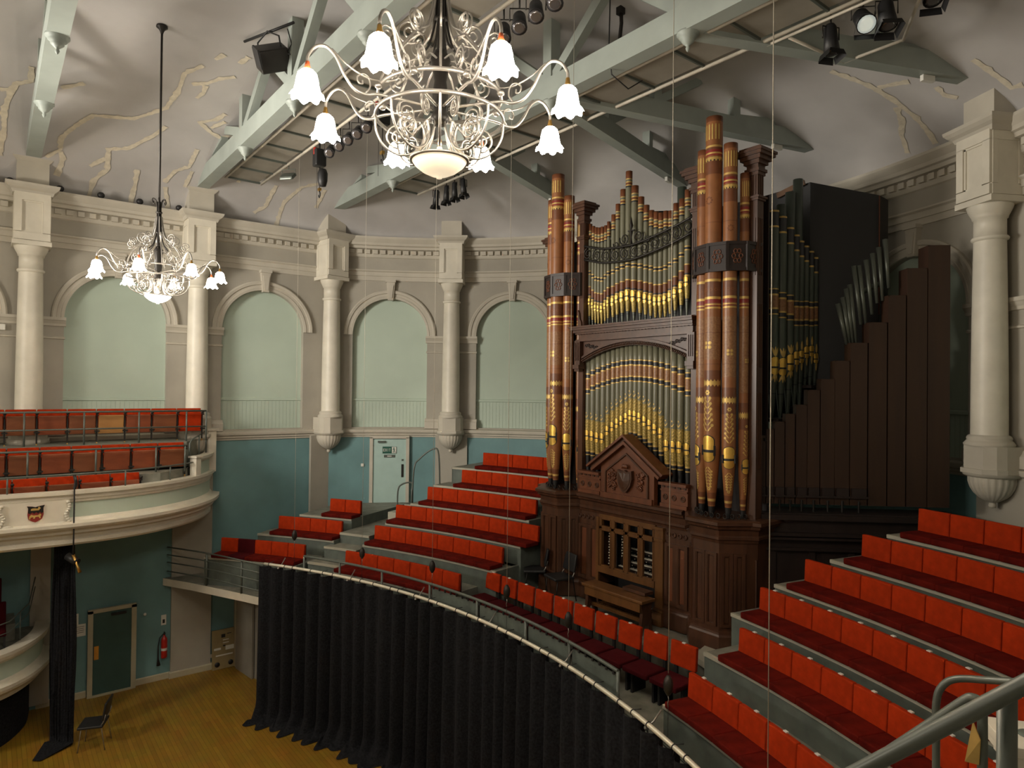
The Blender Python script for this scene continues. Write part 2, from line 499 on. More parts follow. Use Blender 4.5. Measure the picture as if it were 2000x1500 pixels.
CRACKS = [[[-8.78, 0.89], [-8.51, 1.12], [-8.17, 1.11], [-7.75, 1.3], [-7.28, 1.57], [-7.19, 1.93], [-7.1, 2.24], [-6.81, 2.5], [-6.5, 2.73], [-5.9, 2.82], [-5.25, 2.8], [-4.85, 3.03]], [[-8.55, 1.12], [-8.74, 1.17], [-8.93, 1.15], [-9.19, 1.09]], [[-9.49, 1.73], [-9.13, 1.8], [-8.82, 2.01], [-8.23, 1.95], [-8.07, 2.31], [-7.54, 2.66], [-7.11, 2.85]], [[-8.81, 1.68], [-8.51, 1.94]], [[-9.49, 2.57], [-9.06, 2.59], [-8.66, 2.57]], [[-8.88, 3.16], [-8.49, 3.3], [-8.27, 3.55], [-7.64, 3.58]], [[-8.91, 3.6], [-8.39, 3.64]], [[-9.0, 3.19], [-9.47, 3.33]], [[-5.53, 2.99], [-5.38, 3.21], [-5.1, 3.4], [-4.92, 3.61]], [[-5.45, 3.2], [-5.68, 3.23], [-5.93, 3.16]], [[-4.56, 3.16], [-4.34, 3.27]], [[-4.46, 3.56], [-4.19, 3.65]], [[-6.21, 3.77], [-6.49, 3.65], [-6.71, 3.39], [-6.96, 3.68], [-7.09, 3.92], [-6.87, 4.1]], [[-6.81, 3.65], [-6.48, 3.85]], [[-8.95, 0.12], [-8.25, 0.18], [-7.69, 0.17], [-7.14, 0.26], [-6.87, 0.32], [-6.67, 0.54], [-6.25, 0.53]], [[-7.14, 0.09], [-7.03, 0.28]], [[-6.67, 1.0], [-6.36, 1.33]], [[-9.3, 5.31], [-9.07, 5.53], [-8.31, 5.56]], [[-8.49, 4.69], [-8.06, 4.72]], [[-9.46, 5.95], [-8.81, 5.92], [-8.15, 6.14], [-7.85, 6.48]], [[-8.7, 6.72], [-8.01, 6.69]], [[2.87, 10.92], [3.26, 11.5], [3.45, 11.91], [3.63, 12.37], [3.76, 12.85]], [[3.35, 11.56], [3.83, 11.55]], [[3.42, 12.08], [3.39, 12.4], [3.27, 12.68], [3.24, 13.03]], [[4.15, 11.75], [4.2, 11.94], [4.36, 12.02]], [[4.79, 11.28], [5.0, 11.67], [5.11, 11.86], [5.27, 11.81]]]
for i,c_ in enumerate(CRACKS):
    if len(c_)>1: patch(c_, .10).build('plaster_repair',M_PATCH,ceiling)

# ------------------------------------------------------------------ wall columns
def make_column():
    t=thing('wall_column','','column')
    # local: x along wall, y into the hall, z up
    mb=MB()
    mb.prism([(-.34,-.02),(.34,-.02),(.34,.30),(.30,.44),(.18,.56),(-.18,.56),(-.30,.44),(-.34,.30)],5.87,6.22)
    mb.prism([(-.37,-.02),(.37,-.02),(.37,.32),(.33,.46),(.2,.6),(-.2,.6),(-.33,.46),(-.37,.32)],5.8,5.87)
    mb.lathe([(.33,6.22),(.34,6.25),(.31,6.29),(.29,6.31),(.30,6.34),(.285,6.37),(.255,6.39)],(0,.28),28)
    mb.build('pedestal',M_MOULD,t)
    mb=MB(); prof=[(.25,6.38)]
    for i in range(9): prof.append((.245-.03*(i/8)**1.7,6.4+3.0*i/8))
    mb.lathe(prof,(0,.28),32); mb.build('shaft',M_CREAM,t)
    mb=MB()
    mb.lathe([(.215,9.38),(.245,9.40),(.25,9.43),(.235,9.45),(.215,9.46),(.215,9.72),(.235,9.73),(.24,9.76),(.26,9.80),(.29,9.86),(.305,9.91),(.31,9.93),(.0,9.93)],(0,.28),32)
    mb.box((0,.26,9.975),(.68,.66,.09)); mb.build('capital',M_CREAM,t)
    mb=MB()
    y1=.55
    mb.box((0,y1/2,10.52),(.62,y1,1.03))
    # raised frame round a sunk front panel
    for (cx,cz,dx,dz) in ((-.245,10.53,.129,.66),(.245,10.53,.129,.66),(0,10.94,.619,.17),(0,10.11,.619,.15)):
        mb.box((cx,y1+.02,cz),(dx,.05,dz))
    for (cx,cz,dx,dz) in ((-.165,10.52,.03,.66),(.165,10.52,.03,.66),(0,10.84,.36,.03),(0,10.20,.36,.03)):
        mb.box((cx,y1+.006,cz),(dx,.03,dz))
    for s_ in(-1,1):
        for (cy,cz,dy,dz) in ((.05,10.53,.09,.66),(.5,10.53,.09,.66),(.275,10.94,.54,.17),(.275,10.11,.54,.15)):
            mb.box((s_*.3125,cy,cz),(.016,dy,dz))
    mb.build('frieze_block',M_CREAM,t,)
    mb=MB()
    def ring(h,e): return (h,[(-.31-e,-.05),(.31+e,-.05),(.31+e,.55+e),(-.31-e,.55+e)])
    lev=[ring(10.99,.035),ring(11.03,.05),ring(11.06,.06),ring(11.10,.11),ring(11.15,.15),ring(11.2,.16)]
    for (h0,p0),(h1,p1) in zip(lev[:-1],lev[1:]):
        mb.add([(a,b,h0) for a,b in p0]+[(a,b,h1) for a,b in p1],[(0,1,5,4),(1,2,6,5),(2,3,7,6),(3,0,4,7),(4,5,6,7),(0,3,2,1)])
    mb.build('block_cornice',M_MOULD,t)
    mb=MB(); mb.box((0,.22,11.45),(.56,.54,.52))
    lev=[(11.69,.0),(11.73,.04),(11.77,.07),(11.83,.09)]
    for (h0,e0),(h1,e1) in zip(lev[:-1],lev[1:]):
        p0=[(-.28-e0,-.05),(.28+e0,-.05),(.28+e0,.49+e0),(-.28-e0,.49+e0)];p1=[(-.28-e1,-.05),(.28+e1,-.05),(.28+e1,.49+e1),(-.28-e1,.49+e1)]
        mb.add([(a,b,h0) for a,b in p0]+[(a,b,h1) for a,b in p1],[(0,1,5,4),(1,2,6,5),(2,3,7,6),(3,0,4,7),(4,5,6,7)])
    mb.build('attic_pier',M_MOULD,t)
    mb=MB()
    fl=lambda a:1+.05*abs(sin(a*11))
    mb.lathe([(.40,5.80),(.385,5.76),(.33,5.74),(.30,5.73)],(0,.22),44)
    mb.lathe([(.31,5.74),(.31,5.66),(.285,5.57),(.235,5.48),(.165,5.41),(.09,5.36),(.05,5.345)],(0,.22),88,flute=fl)
    mb.lathe([(.02,5.355),(.045,5.335),(.052,5.30),(.045,5.265),(.0,5.25)],(0,.22),16)
    mb.build('fluted_corbel',M_MOULD,t)
    return t
def make_pilaster(z0):
    mb=MB(); mb.box((0,.03,(z0+5.72)/2),(.9,.09,5.72-z0)); return mb
def col_frame(F,u):
    x,y=F(u,0); x1,y1=F(u,1)
    return x,y,math.atan2(y1-y,x1-x)-PI/2
CL=[]
places=[(F_left,.68,'pale round wall column furthest left, above the ends of the red gallery seats'),
 (F_left,3.98,'pale round wall column directly behind the small far chandelier'),
 (None,-1,'pale round wall column just left of the white exit door'),
 (F_apse,CA[1],'pale round wall column just right of the white exit door'),
 (F_apse,CA[2],'wall column hidden behind the left pipe tower of the organ'),
 (F_apse,CA[5],'large round wall column at the right of the photo beside the stepped wooden pipes')]
proto=None
for F,u,lab in places:
    if F is None:
        x,y,rz=-9.29,7.28,(rad(-90)+rad(-69.5))/2
        rz=rad(-80+0)
    else: x,y,rz=col_frame(F,u)
    if proto is None:
        proto=make_column(); o=proto; o.location=(x,y,0); o.rotation_euler=(0,0,rz); o['label']=lab; o['group']='round columns on the hall wall'
    else: o=copy_tree(proto,(x,y,0),rz,lab)
    CL.append((o,0 if x<-9 and y<7.2 else 2.4))
for i,(o,z) in enumerate(CL):
    if i==0: MB().box((-.27,.03,2.9),(.36,.09,5.6)).build('pilaster',M_WALL,o)
    else: make_pilaster(z).build('pilaster',M_WALL,o)

# ------------------------------------------------------------------ roof trusses
ZT0,ZT1=11.78,12.14
def bar(mb,a,b,w,h,mi=0):
    a=Vector(a);b=Vector(b);d=b-a;L=d.length;d.normalize()
    s=Vector((0,0,1)).cross(d)
    if s.length<1e-4: s=Vector((1,0,0))
    s.normalize(); t=d.cross(s)
    vs_=[p+s*i*w/2+t*j*h/2 for p in(a,b) for i in(-1,1) for j in(-1,1)]
    mb.add(vs_,[(0,1,3,2),(4,6,7,5),(0,4,5,1),(2,3,7,6),(0,2,6,4),(1,5,7,3)],mi)
def pendant(x,y,z):
    mb=MB(); mb.lathe([(.0,z+.02),(.15,z+.02),(.15,z-.01),(.11,z-.03),(.12,z-.05),(.08,z-.08),(.085,z-.10),(.045,z-.14),(.02,z-.16),(.03,z-.19),(.02,z-.22),(.0,z-.24)],(x,y),16)
    return mb
def truss(y,label,xs=(-8.25,-5.5,-2.75,0,2.75,5.5,8.25)):
    t=thing('roof_truss',label,'roof truss',(0,y,0),0,'painted roof trusses across the hall')
    mb=MB(); mb.prism([(-9.2,ZT0),(9.2,ZT0),(9.2,ZT0+.08),(8.75,ZT1),(-8.75,ZT1),(-9.2,ZT0+.08)],-.13,.13,f=lambda a,b,h:(a,h,b))
    mb.build('tie_beam',M_BEAM,t)
    for x in xs[1:-1]:
        zc=ceil_z(x,y)
        mb=MB(); mb.box((x,0,(ZT1+zc)/2),(.2,.2,zc-ZT1+.1)); mb.build('post',M_BEAM,t)
        pendant(x,0,ZT0).build('pendant',M_BEAM,t)
        for s_ in(-1,1):
            x2=x+s_*1.25
            mb=MB(); bar(mb,(x+s_*.1,0,ZT1),(x2,0,ceil_z(x2,y)-.02),.15,.17); mb.build('strut',M_BEAM,t)
    for s_ in(-1,1):
        for dx,dz in((8.1,1.0),):
            mb=MB(); bar(mb,(s_*8.9,0,ZT1-.02),(s_*7.0,0,ceil_z(7.0,y)+.0),.15,.18); mb.build('strut',M_BEAM,t)
    return t
truss(.68,'pale green painted roof beam nearest the left edge of the photo')
truss(3.98,'pale green roof beam rising from above the far chandelier behind the spotlight')
truss(7.28,'pale green roof beam crossing the middle of the ceiling in front of the organ')
def half_truss(x0,y0,x1,y1,label):
    L=math.hypot(x1-x0,y1-y0); rz=math.atan2(y1-y0,x1-x0)
    t=thing('half_truss',label,'roof truss',(x0,y0,0),rz,'radial half trusses of the curved end')
    mb=MB(); mb.prism([(.05,ZT0+.04),(L+.25,ZT0+.04),(L+.25,ZT0+.1),(L-.25,ZT1),(.05,ZT1)],-.11,.11,f=lambda a,b,h:(a,h,b)); mb.build('tie_beam',M_BEAM,t)
    for f_ in (.32,.62):
        px,py=x0+(x1-x0)*f_,y0+(y1-y0)*f_
        zc=ceil_z(px,py); mb=MB(); mb.box((L*f_,0,(ZT1+zc)/2),(.16,.16,zc-ZT1+.1)); mb.build('post',M_BEAM,t)
        q=f_+.16; px,py=x0+(x1-x0)*q,y0+(y1-y0)*q
        mb=MB(); bar(mb,(L*f_-.0,0,ZT1),(L*q,0,ceil_z(px,py)),.13,.14); mb.build('strut',M_BEAM,t)
    mb=MB(); mb.box((L*.8,.0,ZT0-.01),(.22,.06,.09)); mb.build('bracket_light',M_WHITE,t)
    return t
half_truss(2.7,7.4,4.66,12.0,'roof beam running to the large column at the right of the photo')
half_truss(.1,7.4,1.62,13.1,'roof beam whose end disappears behind the tallest organ pipes')
half_truss(-.1,7.4,-1.62,13.1,'roof beam seen above the middle pipes of the organ')
half_truss(-2.7,7.4,-4.66,12.0,'roof beam ending just above the left pipe tower of the organ')

# ------------------------------------------------------------------ lighting walkways beside the trusses
def walkway(x0,x1,y0,y1,label):
    t=thing('lighting_walkway',label,'walkway',((x0+x1)/2,(y0+y1)/2,11.9))
    L=x1-x0;Wd=y1-y0
    mb=MB(); mb.box((0,0,0),(L,Wd-.1,.02)); mb.build('board',M_SOFFIT,t)
    n=int(L/.9)
    for i in range(n+1): MB().box((-L/2+L*i/n,0,-.03),(.035,Wd-.04,.04)).build('cross_bearer',M_STEEL,t)
    for s_ in(-1,1):
        mb=MB(); mb.tube([(-L/2,s_*Wd/2,-.05),(L/2,s_*Wd/2,-.05)],.028,8); mb.build('edge_tube',M_PIPEPALE,t)
    return t
walkway(-7.9,2.0,4.25,5.05,'grey slatted lighting walkway beside the roof beam left of the big chandelier')
walkway(-6.2,6.0,7.55,8.35,'grey lighting walkway along the far side of the central roof beam')

# ------------------------------------------------------------------ platform and tiers of the choir
PC=-5.6
RB=[13.05,14.0,14.66,15.29,15.93,16.57]
ZD=[3.06+.39*k for k in range(6)]
RF=[r-.37 for r in RB]
def rmax(th):
    lo,hi=5,25
    for _ in range(40):
        m_=(lo+hi)/2; x=m_*sin(th);y=PC+m_*cos(th)
        inside=abs(x)<9.38-(.12 if y>3.98 else 0) if y<7.28 else math.hypot(x,y-YC)<9.82
        if inside: lo=m_
        else: hi=m_
    return lo-.03
def sector(th0,th1,r0,r1,z0,z1,nose=True,n=None):
    n=n or max(2,int(abs(th1-th0)*r0/.4))
    mb=MB(); ns=MB()
    ths=[t for t in lin(th0,th1,n+1) if rmax(t)>r0+.03]
    if len(ths)<2: return None,None
    T=[];
    A0=[];A1=[]
    for t in ths:
        ro=min(r1,rmax(t))
        A0.append((r0*sin(t),PC+r0*cos(t))); A1.append((ro*sin(t),PC+ro*cos(t)))
    k=len(ths); vs_=[(*p,z0) for p in A0]+[(*p,z1) for p in A0]+[(*p,z1) for p in A1]+[(*p,z0) for p in A1]
    fs=[];ms=[]
    for i in range(k-1):
        mb.add([vs_[i],vs_[i+1],vs_[k+i+1],vs_[k+i]],[(0,1,2,3)],1)
        mb.add([vs_[k+i],vs_[k+i+1],vs_[2*k+i+1],vs_[2*k+i]],[(0,1,2,3)],0)
        mb.add([vs_[2*k+i],vs_[2*k+i+1],vs_[3*k+i+1],vs_[3*k+i]],[(0,1,2,3)],1)
        mb.add([vs_[i],vs_[i+1],vs_[3*k+i+1],vs_[3*k+i]],[(0,1,2,3)],1)
    for e in(0,k-1): mb.add([vs_[e],vs_[k+e],vs_[2*k+e],vs_[3*k+e]],[(0,1,2,3)],1)
    F=lambda t,w:((r0-w)*sin(t),PC+(r0-w)*cos(t))
    ns.sweep(F,ths,[(0,z1-.045),(.02,z1-.045),(.02,z1+.004),(-.03,z1+.004)])
    return mb,ns
def tier(name,label,th0,th1,r0,r1,z0,z1,cat='seating tier',group=None):
    mb,ns=sector(th0,th1,r0,r1,z0,z1)
    if mb is None: return None
    t0=(th0+th1)/2; r_=(r0+.1)
    o=mb.build(name,[M_DECK,M_RISER]); tag(o,label,cat,group)
    ns.build('nosing',M_NOSE,o)
    return o
D=rad
# left block decks: (outer side strip A/B/C, main strip)
endx=[-2.45,-2.15,-2.2,-2.62,-2.62,-2.62]
thR=[ -math.asin(-e/RF[k]) for k,e in enumerate(endx)]
rowname=['front','second','third','fourth','fifth','topmost']
for k in range(6):
    r1=RF[k+1]+.02 if k<5 else 19
    tier('seating_tier','grey stepped deck under the %s row of the left choir seats'%rowname[k],D(-24.9) if k<2 else D([0,0,-24.4,-23.4,-22.6,-22.2][k]),thR[k],RF[k],r1,2.5,ZD[k])
    if k<3:
        tier('seating_tier','grey stepped deck under the %s short row beside the teal wall'%rowname[k],D([-40.8,-37.5,-34.5][k]),D(-29.6 if k==0 else -28.4),RF[k],r1 if k<2 else 20,2.4,ZD[k])
startx=[2.86,2.75,2.72,3.05,3.6,4.15]
for k in range(6):
    r1=RF[k+1]+.02 if k<5 else 19
    a0=math.asin(startx[k]/RF[k])
    tier('seating_tier','grey stepped deck under the %s row of the right choir seats'%rowname[k],a0,D(45),RF[k],r1,2.5,ZD[k])
# aisle steps and door landing
for j,(r0,z) in enumerate(((12.5,2.84),(12.95,3.10),(13.4,3.36),(13.85,3.60))):
    r1=(12.95,13.4,13.85,22)[j]
    tier('aisle_step',['lowest grey aisle step left of the front choir row','grey aisle step, second from the bottom','grey aisle step, third from the bottom','grey landing in front of the white exit door'][j],D(-29.6+.4*min(j,3)),D(-24.9),r0,r1,2.5,z,'step')
# small landing with steps up behind the fourth row, right of the door
mb,ns=sector(D(-24.6),D(-22.8),15.1,20,3.5,4.15); o=mb.build('stair_landing',[M_DECK,M_NOSE]); tag(o,'pale raised landing with bent handrails right of the exit door','landing')
ns.build('nosing',M_NOSE,o)
mb=MB(); mb.box((-6.55,8.15,3.77),(.45,.4,.34),rz=D(25)); mb.box((-6.35,8.3,3.95),(.4,.35,.16),rz=D(25)); o=mb.build('step_block',M_NOSE,); tag(o,'pale step block beside the bent handrails by the exit door','step')

# main platform
def plat():
    pts=[(-9.4,3.35,2.42),(-8.6,3.78,2.42),(-7.8,4.15,2.42),(-7.0,4.5,2.43)]
    for i in range(41):
        t=D(-30.6+i*76/40); x=12.08*sin(t); y=PC+12.08*cos(t)
        if x<9.4: pts.append((x,y,2.44+.11*min(1,max(0,(x+6.9)/4.5))))
    return pts
PP=plat(); mb=MB()
n=len(PP)
for i in range(n-1):
    a,b=PP[i],PP[i+1]
    ya,yb=14,14
    def back(x): return (YC+math.sqrt(max(0,9.7**2-x*x))) if abs(x)<9.3 else 6.5
    A=(a[0],back(a[0]),a[2]);B=(b[0],back(b[0]),b[2])
    mb.add([a,b,B,A],[(0,1,2,3)],0)
    mb.add([(a[0],a[1],a[2]-.17),(b[0],b[1],b[2]-.17),b,a],[(0,1,2,3)],1)
    mb.add([(a[0],a[1],a[2]-.17),(b[0],b[1],b[2]-.17),(B[0],B[1],B[2]-.17),(A[0],A[1],A[2]-.17)],[(0,1,2,3)],0)
plo=mb.build('choir_platform',[M_DECK,M_CREAM]); tag(plo,'raised grey choir platform with a cream curved edge above the hall floor','platform')
mb=MB()
wp=[(-9.4,4.98),(-8.6,5.05),(-7.6,5.25)]+[(12.75*sin(D(t)),PC+12.75*cos(D(t))) for t in range(-34,46,3) if 12.75*sin(D(t))>-7.4 and 12.75*sin(D(t))<9.3]
mb.grid([[(x,y,0) for x,y in wp],[(x,y,2.42) for x,y in wp]]); mb.build('front_wall',M_SOFFIT,plo)
# dais the organ stands on
o=MB().prism([(-2.7,8.33),(2.05,8.33),(2.3,8.55),(2.3,10.5),(-2.7,10.5)],2.5,2.93).build('organ_dais',M_DECK)
tag(o,'low grey dais under the organ, its console bench and the black chairs','dais')
o=MB().box((-2.75,8.85,3.0),(.9,1.0,.9)).box((-2.35,8.3,2.75),(.7,.6,.42)).build('step_block',[M_DECK]); tag(o,'grey step blocks at the right end of the left choir seats','step')
o=MB().prism([(2.05,8.45),(2.75,8.2),(2.75,9.3),(1.55,10.3)],2.93,3.02).build('timber_landing',M_NOSE); tag(o,'pale edged timber landing at the foot of the right pipe tower','landing')

# ------------------------------------------------------------------ bench seats of the choir
def choir_seat(label,maroon=False):
    t=thing('auditorium_chair',label,'chair')
    m_=M_MAROON if maroon else M_RED
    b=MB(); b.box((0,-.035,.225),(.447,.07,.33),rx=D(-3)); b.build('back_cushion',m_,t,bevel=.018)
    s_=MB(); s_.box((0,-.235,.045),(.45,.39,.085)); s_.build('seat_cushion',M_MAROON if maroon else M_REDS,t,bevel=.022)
    p=MB(); p.box((0,.008,.2),(.44,.02,.34)); p.build('back_board',M_WOODD,t)
    return t
seatP=choir_seat('x'); seatM=choir_seat('x',True)
used={'P':False,'M':False}
def place_seat(R_,th,z,label,group,maroon=False,tagp=False):
    x,y=R_*sin(th),PC+R_*cos(th)
    src=seatM if maroon else seatP; key='M' if maroon else 'P'
    if not used[key]:
        used[key]=True; o=src; o.location=(x,y,z); o.rotation_euler=(0,0,-th); o['label']=label
    else: o=copy_tree(src,(x,y,z),-th,label)
    o['group']=group
    if tagp:
        m_=tagmesh.copy(); C.objects.link(m_); m_.parent=o
    return o
tagmesh=MB().box((0,.0,.393),(.05,.035,.012)).build('number_plate',M_WHITE)
C.objects.unlink(tagmesh)
def row(k,th0,n,sgn,blk,side,maroon=(),tagp=False):
    st=.458/RB[k]
    for i in range(n):
        th=th0+sgn*st*(i+.5)
        R_=RB[k]
        if abs(R_*sin(th))>8.7 and R_*cos(th)+PC<7.3: continue
        if math.hypot(R_*sin(th),PC+R_*cos(th)-YC)>9.5: continue
        lab='red upholstered chair, %s from the %s in the %s row %s'%(ORD[i],side,rowname[k],blk)
        if i in maroon: lab='dark maroon chair among red ones in the front short row by the teal wall'
        place_seat(R_,th,ZD[k],lab,'%s row of red chairs %s'%(rowname[k],blk),i in maroon,tagp)
row(0,D(-29.8),5,-1,'by the teal wall','aisle',maroon=(3,))
row(1,D(-28.5),4,-1,'by the teal wall','aisle')
row(2,D(-28.3),2,-1,'by the teal wall','aisle')
row(0,D(-24.75),7,1,'left of the organ','left')
row(1,D(-24.6),8,1,'left of the organ','left')
row(2,D(-24.2),9,1,'left of the organ','left')
row(3,D(-22.4),7,1,'left of the organ','left')
row(4,D(-20.3),6,1,'left of the organ','left')
row(5,D(-19.6),6,1,'left of the organ','left')
for k,(a,n) in enumerate(((13.45,9),(12.95,10),(11.85,9),(12.75,9),(14.3,8),(15.65,7))):
    row(k,D(a),n,1,'right of the organ','left',tagp=k<3)
bpy.data.objects.remove(tagmesh)

# separate folding-type chairs along the platform front
def front_chair(label):
    t=thing('platform_chair',label,'chair',group='single chairs along the platform front')
    MB().box((0,0,.70),(.44,.06,.34),rx=D(-4)).build('backrest',M_RED,t,bevel=.018)
    MB().box((0,-.27,.40),(.46,.44,.075)).build('seat',M_MAROON,t,bevel=.02)
    for s_ in(-1,1):
        MB().box((s_*.15,.02,.45),(.05,.035,.28)).build('back_bracket',M_BLACK,t)
        MB().box((s_*.2,-.16,.19),(.035,.3,.38)).build('leg',M_BLACK,t)
    MB().box((0,.0,.876),(.05,.035,.012)).build('number_plate',M_WHITE,t)
    return t
fc=None
for i in range(10):
    x=-2.2+.505*i
    lab='red backed single chair with maroon seat, %s from the left behind the front rail'%ORD[i]
    z=2.553
    if fc is None: fc=front_chair(lab); fc.location=(x,7.84,z)
    else: copy_tree(fc,(x,7.84,z),0,lab)
# ------------------------------------------------------------------ left gallery
def spline(pts,n=8):
    out=[]
    P_=[pts[0]]+list(pts)+[pts[-1]]
    for i in range(1,len(P_)-2):
        p0,p1,p2,p3=[Vector(P_[i+j]) for j in(-1,0,1,2)]
        for k in range(n):
            t=k/n
            out.append(tuple(.5*((2*p1)+(p2-p0)*t+(2*p0-5*p1+4*p2-p3)*t*t+(3*p1-p0-3*p2+p3)*t**3)))
    out.append(tuple(pts[-1])); return out
GP=spline([(-6.95,-6,0),(-6.95,-2,0),(-6.93,.2,0),(-6.9,1.2,0),(-7.03,2.2,0),(-7.42,3.05,0),(-8.05,3.75,0),(-8.75,4.17,0),(-9.36,4.36,0)],8)
GP=[(p[0],p[1]) for p in GP]
def path_frames(P_):
    T=[]
    for i in range(len(P_)):
        a=P_[max(0,i-1)];b=P_[min(len(P_)-1,i+1)]
        d=Vector((b[0]-a[0],b[1]-a[1])).normalized(); T.append((d.y,-d.x))   # outward normal to the right of travel
    return T
GN=path_frames(GP)
def sweep_path(mb,P_,N_,prof,mis=None,mi=0,f=None):
    rows=[]
    for (x,y),(nx,ny) in zip(P_,N_):
        rows.append([(x+nx*w,y+ny*w,z) for w,z in prof])
    k=len(prof); b=len(mb.v)
    for r in rows: mb.v+=r
    for i in range(len(rows)-1):
        for j in range(k-1):
            mb.f.append([b+i*k+j,b+i*k+j+1,b+(i+1)*k+j+1,b+(i+1)*k+j]); mb.m.append(mis[j] if mis else mi); mb.sm.append(False)
    for e in (0,len(rows)-1):
        mb.f.append([b+e*k+j for j in range(k)]); mb.m.append(mi); mb.sm.append(False)
gal=thing('side_gallery','cream and green curved gallery front on the left wall, carrying three rows of tip-up seats','gallery',(-8,1,3.95))
prof=[(-.5,3.97),(-.05,3.95),(.0,3.96),(.03,4.0),(.03,4.06),(-.01,4.09),(.0,4.15),(.06,4.19),(.10,4.20),(.10,4.24),(.13,4.27),(.19,4.30),(.22,4.34),(.22,4.40),(.05,4.43),(.02,4.47),(.0,4.49),(.0,4.77),(.03,4.79),(.04,4.83),(.06,4.85),(.07,4.91),(.11,4.94),(.11,5.0),(-.12,5.0),(-.12,4.4)]
mis=[0]*25; mis[16]=1
mb=MB(); sweep_path(mb,GP,GN,prof,mis); mb.build('parapet',[M_CREAM,M_NICHE],gal,loc=(-8,1,3.95)).location=(0,0,0)
# soffit and stepped floor
def gslab(name,pts,z0,z1,m_):
    MB().prism([(x+8,y-1) for x,y in pts],z0-3.95,z1-3.95).build(name,m_,gal)
sof=[(x-.3*nx,y-.3*ny) for (x,y),(nx,ny) in zip(GP,GN)]
gslab('soffit',[(-9.4,-6)]+[p for p in sof if p[0]>-9.3]+[(-9.4,4.1)],4.0,4.42,M_SOFFIT)
gslab('tier_floor',[(-9.4,-6),(-7.45,-6),(-7.45,2.9),(-8.05,3.55),(-9.4,4.15)],4.45,5.17,M_DECK)
gslab('tier_floor',[(-9.4,-6),(-8.12,-6),(-8.12,3.55),(-9.4,4.2)],5.2,5.76,M_DECK)
# stepped end of the parapet
stp=[(p,n_) for p,n_ in zip(GP,GN) if p[0]<-8.0]
sp=[a for a,b in stp]; sn=[b for a,b in stp]
mb=MB(); sweep_path(mb,sp,sn,[(-.1,4.9),(0.0,4.9),(0.0,5.28),(.05,5.31),(.09,5.36),(.09,5.42),(-.14,5.42),(-.14,4.9)],[0,1,0,0,0,0,0])
mb.build('stepped_parapet',[M_CREAM,M_NICHE],gal,loc=(-8,1,3.95)).location=(0,0,0)
MB().box((-8.02+8,3.72-1,5.15-3.95),(.16,.16,.52),rz=rad(40)).box((-8.02+8,3.72-1,5.42-3.95),(.22,.22,.04),rz=rad(40)).build('parapet_post',M_CREAM,gal)
MB().box((-9.02+8,4.27-1,5.45-3.95),(.2,.2,1.0),rz=rad(20)).box((-9.02+8,4.27-1,5.97-3.95),(.28,.28,.05),rz=rad(20)).build('parapet_post',M_CREAM,gal)
# coat of arms panel on the gallery front
cp=thing('heraldic_panel','white plaque on the gallery front with a red and black shield','plaque',(-6.87,.72,4.63))
def cpt(a,b,h): # a along y, b up, h outward (+x)
    return (h,a,b)
MB().box((.01,0,0),(.05,1.05,.42)).build('plaque_board',M_CREAM,cp)
def flat(name,poly,h0,h1,m_,par=cp):
    return MB().prism(poly,h0,h1,f=cpt).build(name,m_,par)
sh=[(-.13,.145),(-.05,.135),(0,.12),(.05,.135),(.14,.15),(.12,.10),(.125,-.02),(.10,-.10),(.04,-.14),(0,-.16),(-.05,-.14),(-.105,-.1),(-.12,-.02),(-.11,.10)]
flat('shield',sh,.035,.05,M_PRED)
top=[(-.13,.145),(-.05,.135),(0,.12),(.05,.135),(.14,.15),(.12,.10),(.12,.02),(.09,.0),(.07,.03),(.04,.0),(.01,.03),(-.02,.0),(-.05,.03),(-.08,.0),(-.112,.02),(-.11,.10)]
flat('shield_chief',top,.05,.054,M_DARKMET)
flat('shield_crown',[(-.07,.06),(.05,.06),(.08,.10),(.05,.13),(.03,.09),(.0,.10),(-.04,.10),(-.07,.09)],.054,.058,M_GOLDP)
lion=[(-.09,-.04),(-.06,-.01),(-.03,-.03),(.04,-.03),(.07,.0),(.09,-.03),(.075,-.05),(.08,-.09),(.06,-.09),(.05,-.06),(.0,-.06),(-.01,-.09),(-.035,-.09),(-.03,-.06),(-.07,-.065),(-.08,-.1),(-.1,-.09)]
flat('shield_lion',lion,.052,.057,M_GOLDP)
for s_ in(-1,1):
    mb=MB()
    for q in range(9):
        a=q*.9; mb.lathe([(.0,-.03),(.028,-.02),(.035,0),(.028,.02),(0,.03)],(.05,s_*(.5+.03*sin(a))),10)
        k=len(mb.v)-50
        for i in range(k,len(mb.v)): mb.v[i]=(mb.v[i][0],mb.v[i][1],mb.v[i][2]+.17-.045*q)
    mb.tube([(.05,s_*.33,-.22),(.06,s_*.42,-.2),(.05,s_*.5,-.22)],.02,8)
    mb.build('scroll_ornament',M_CREAM,cp)

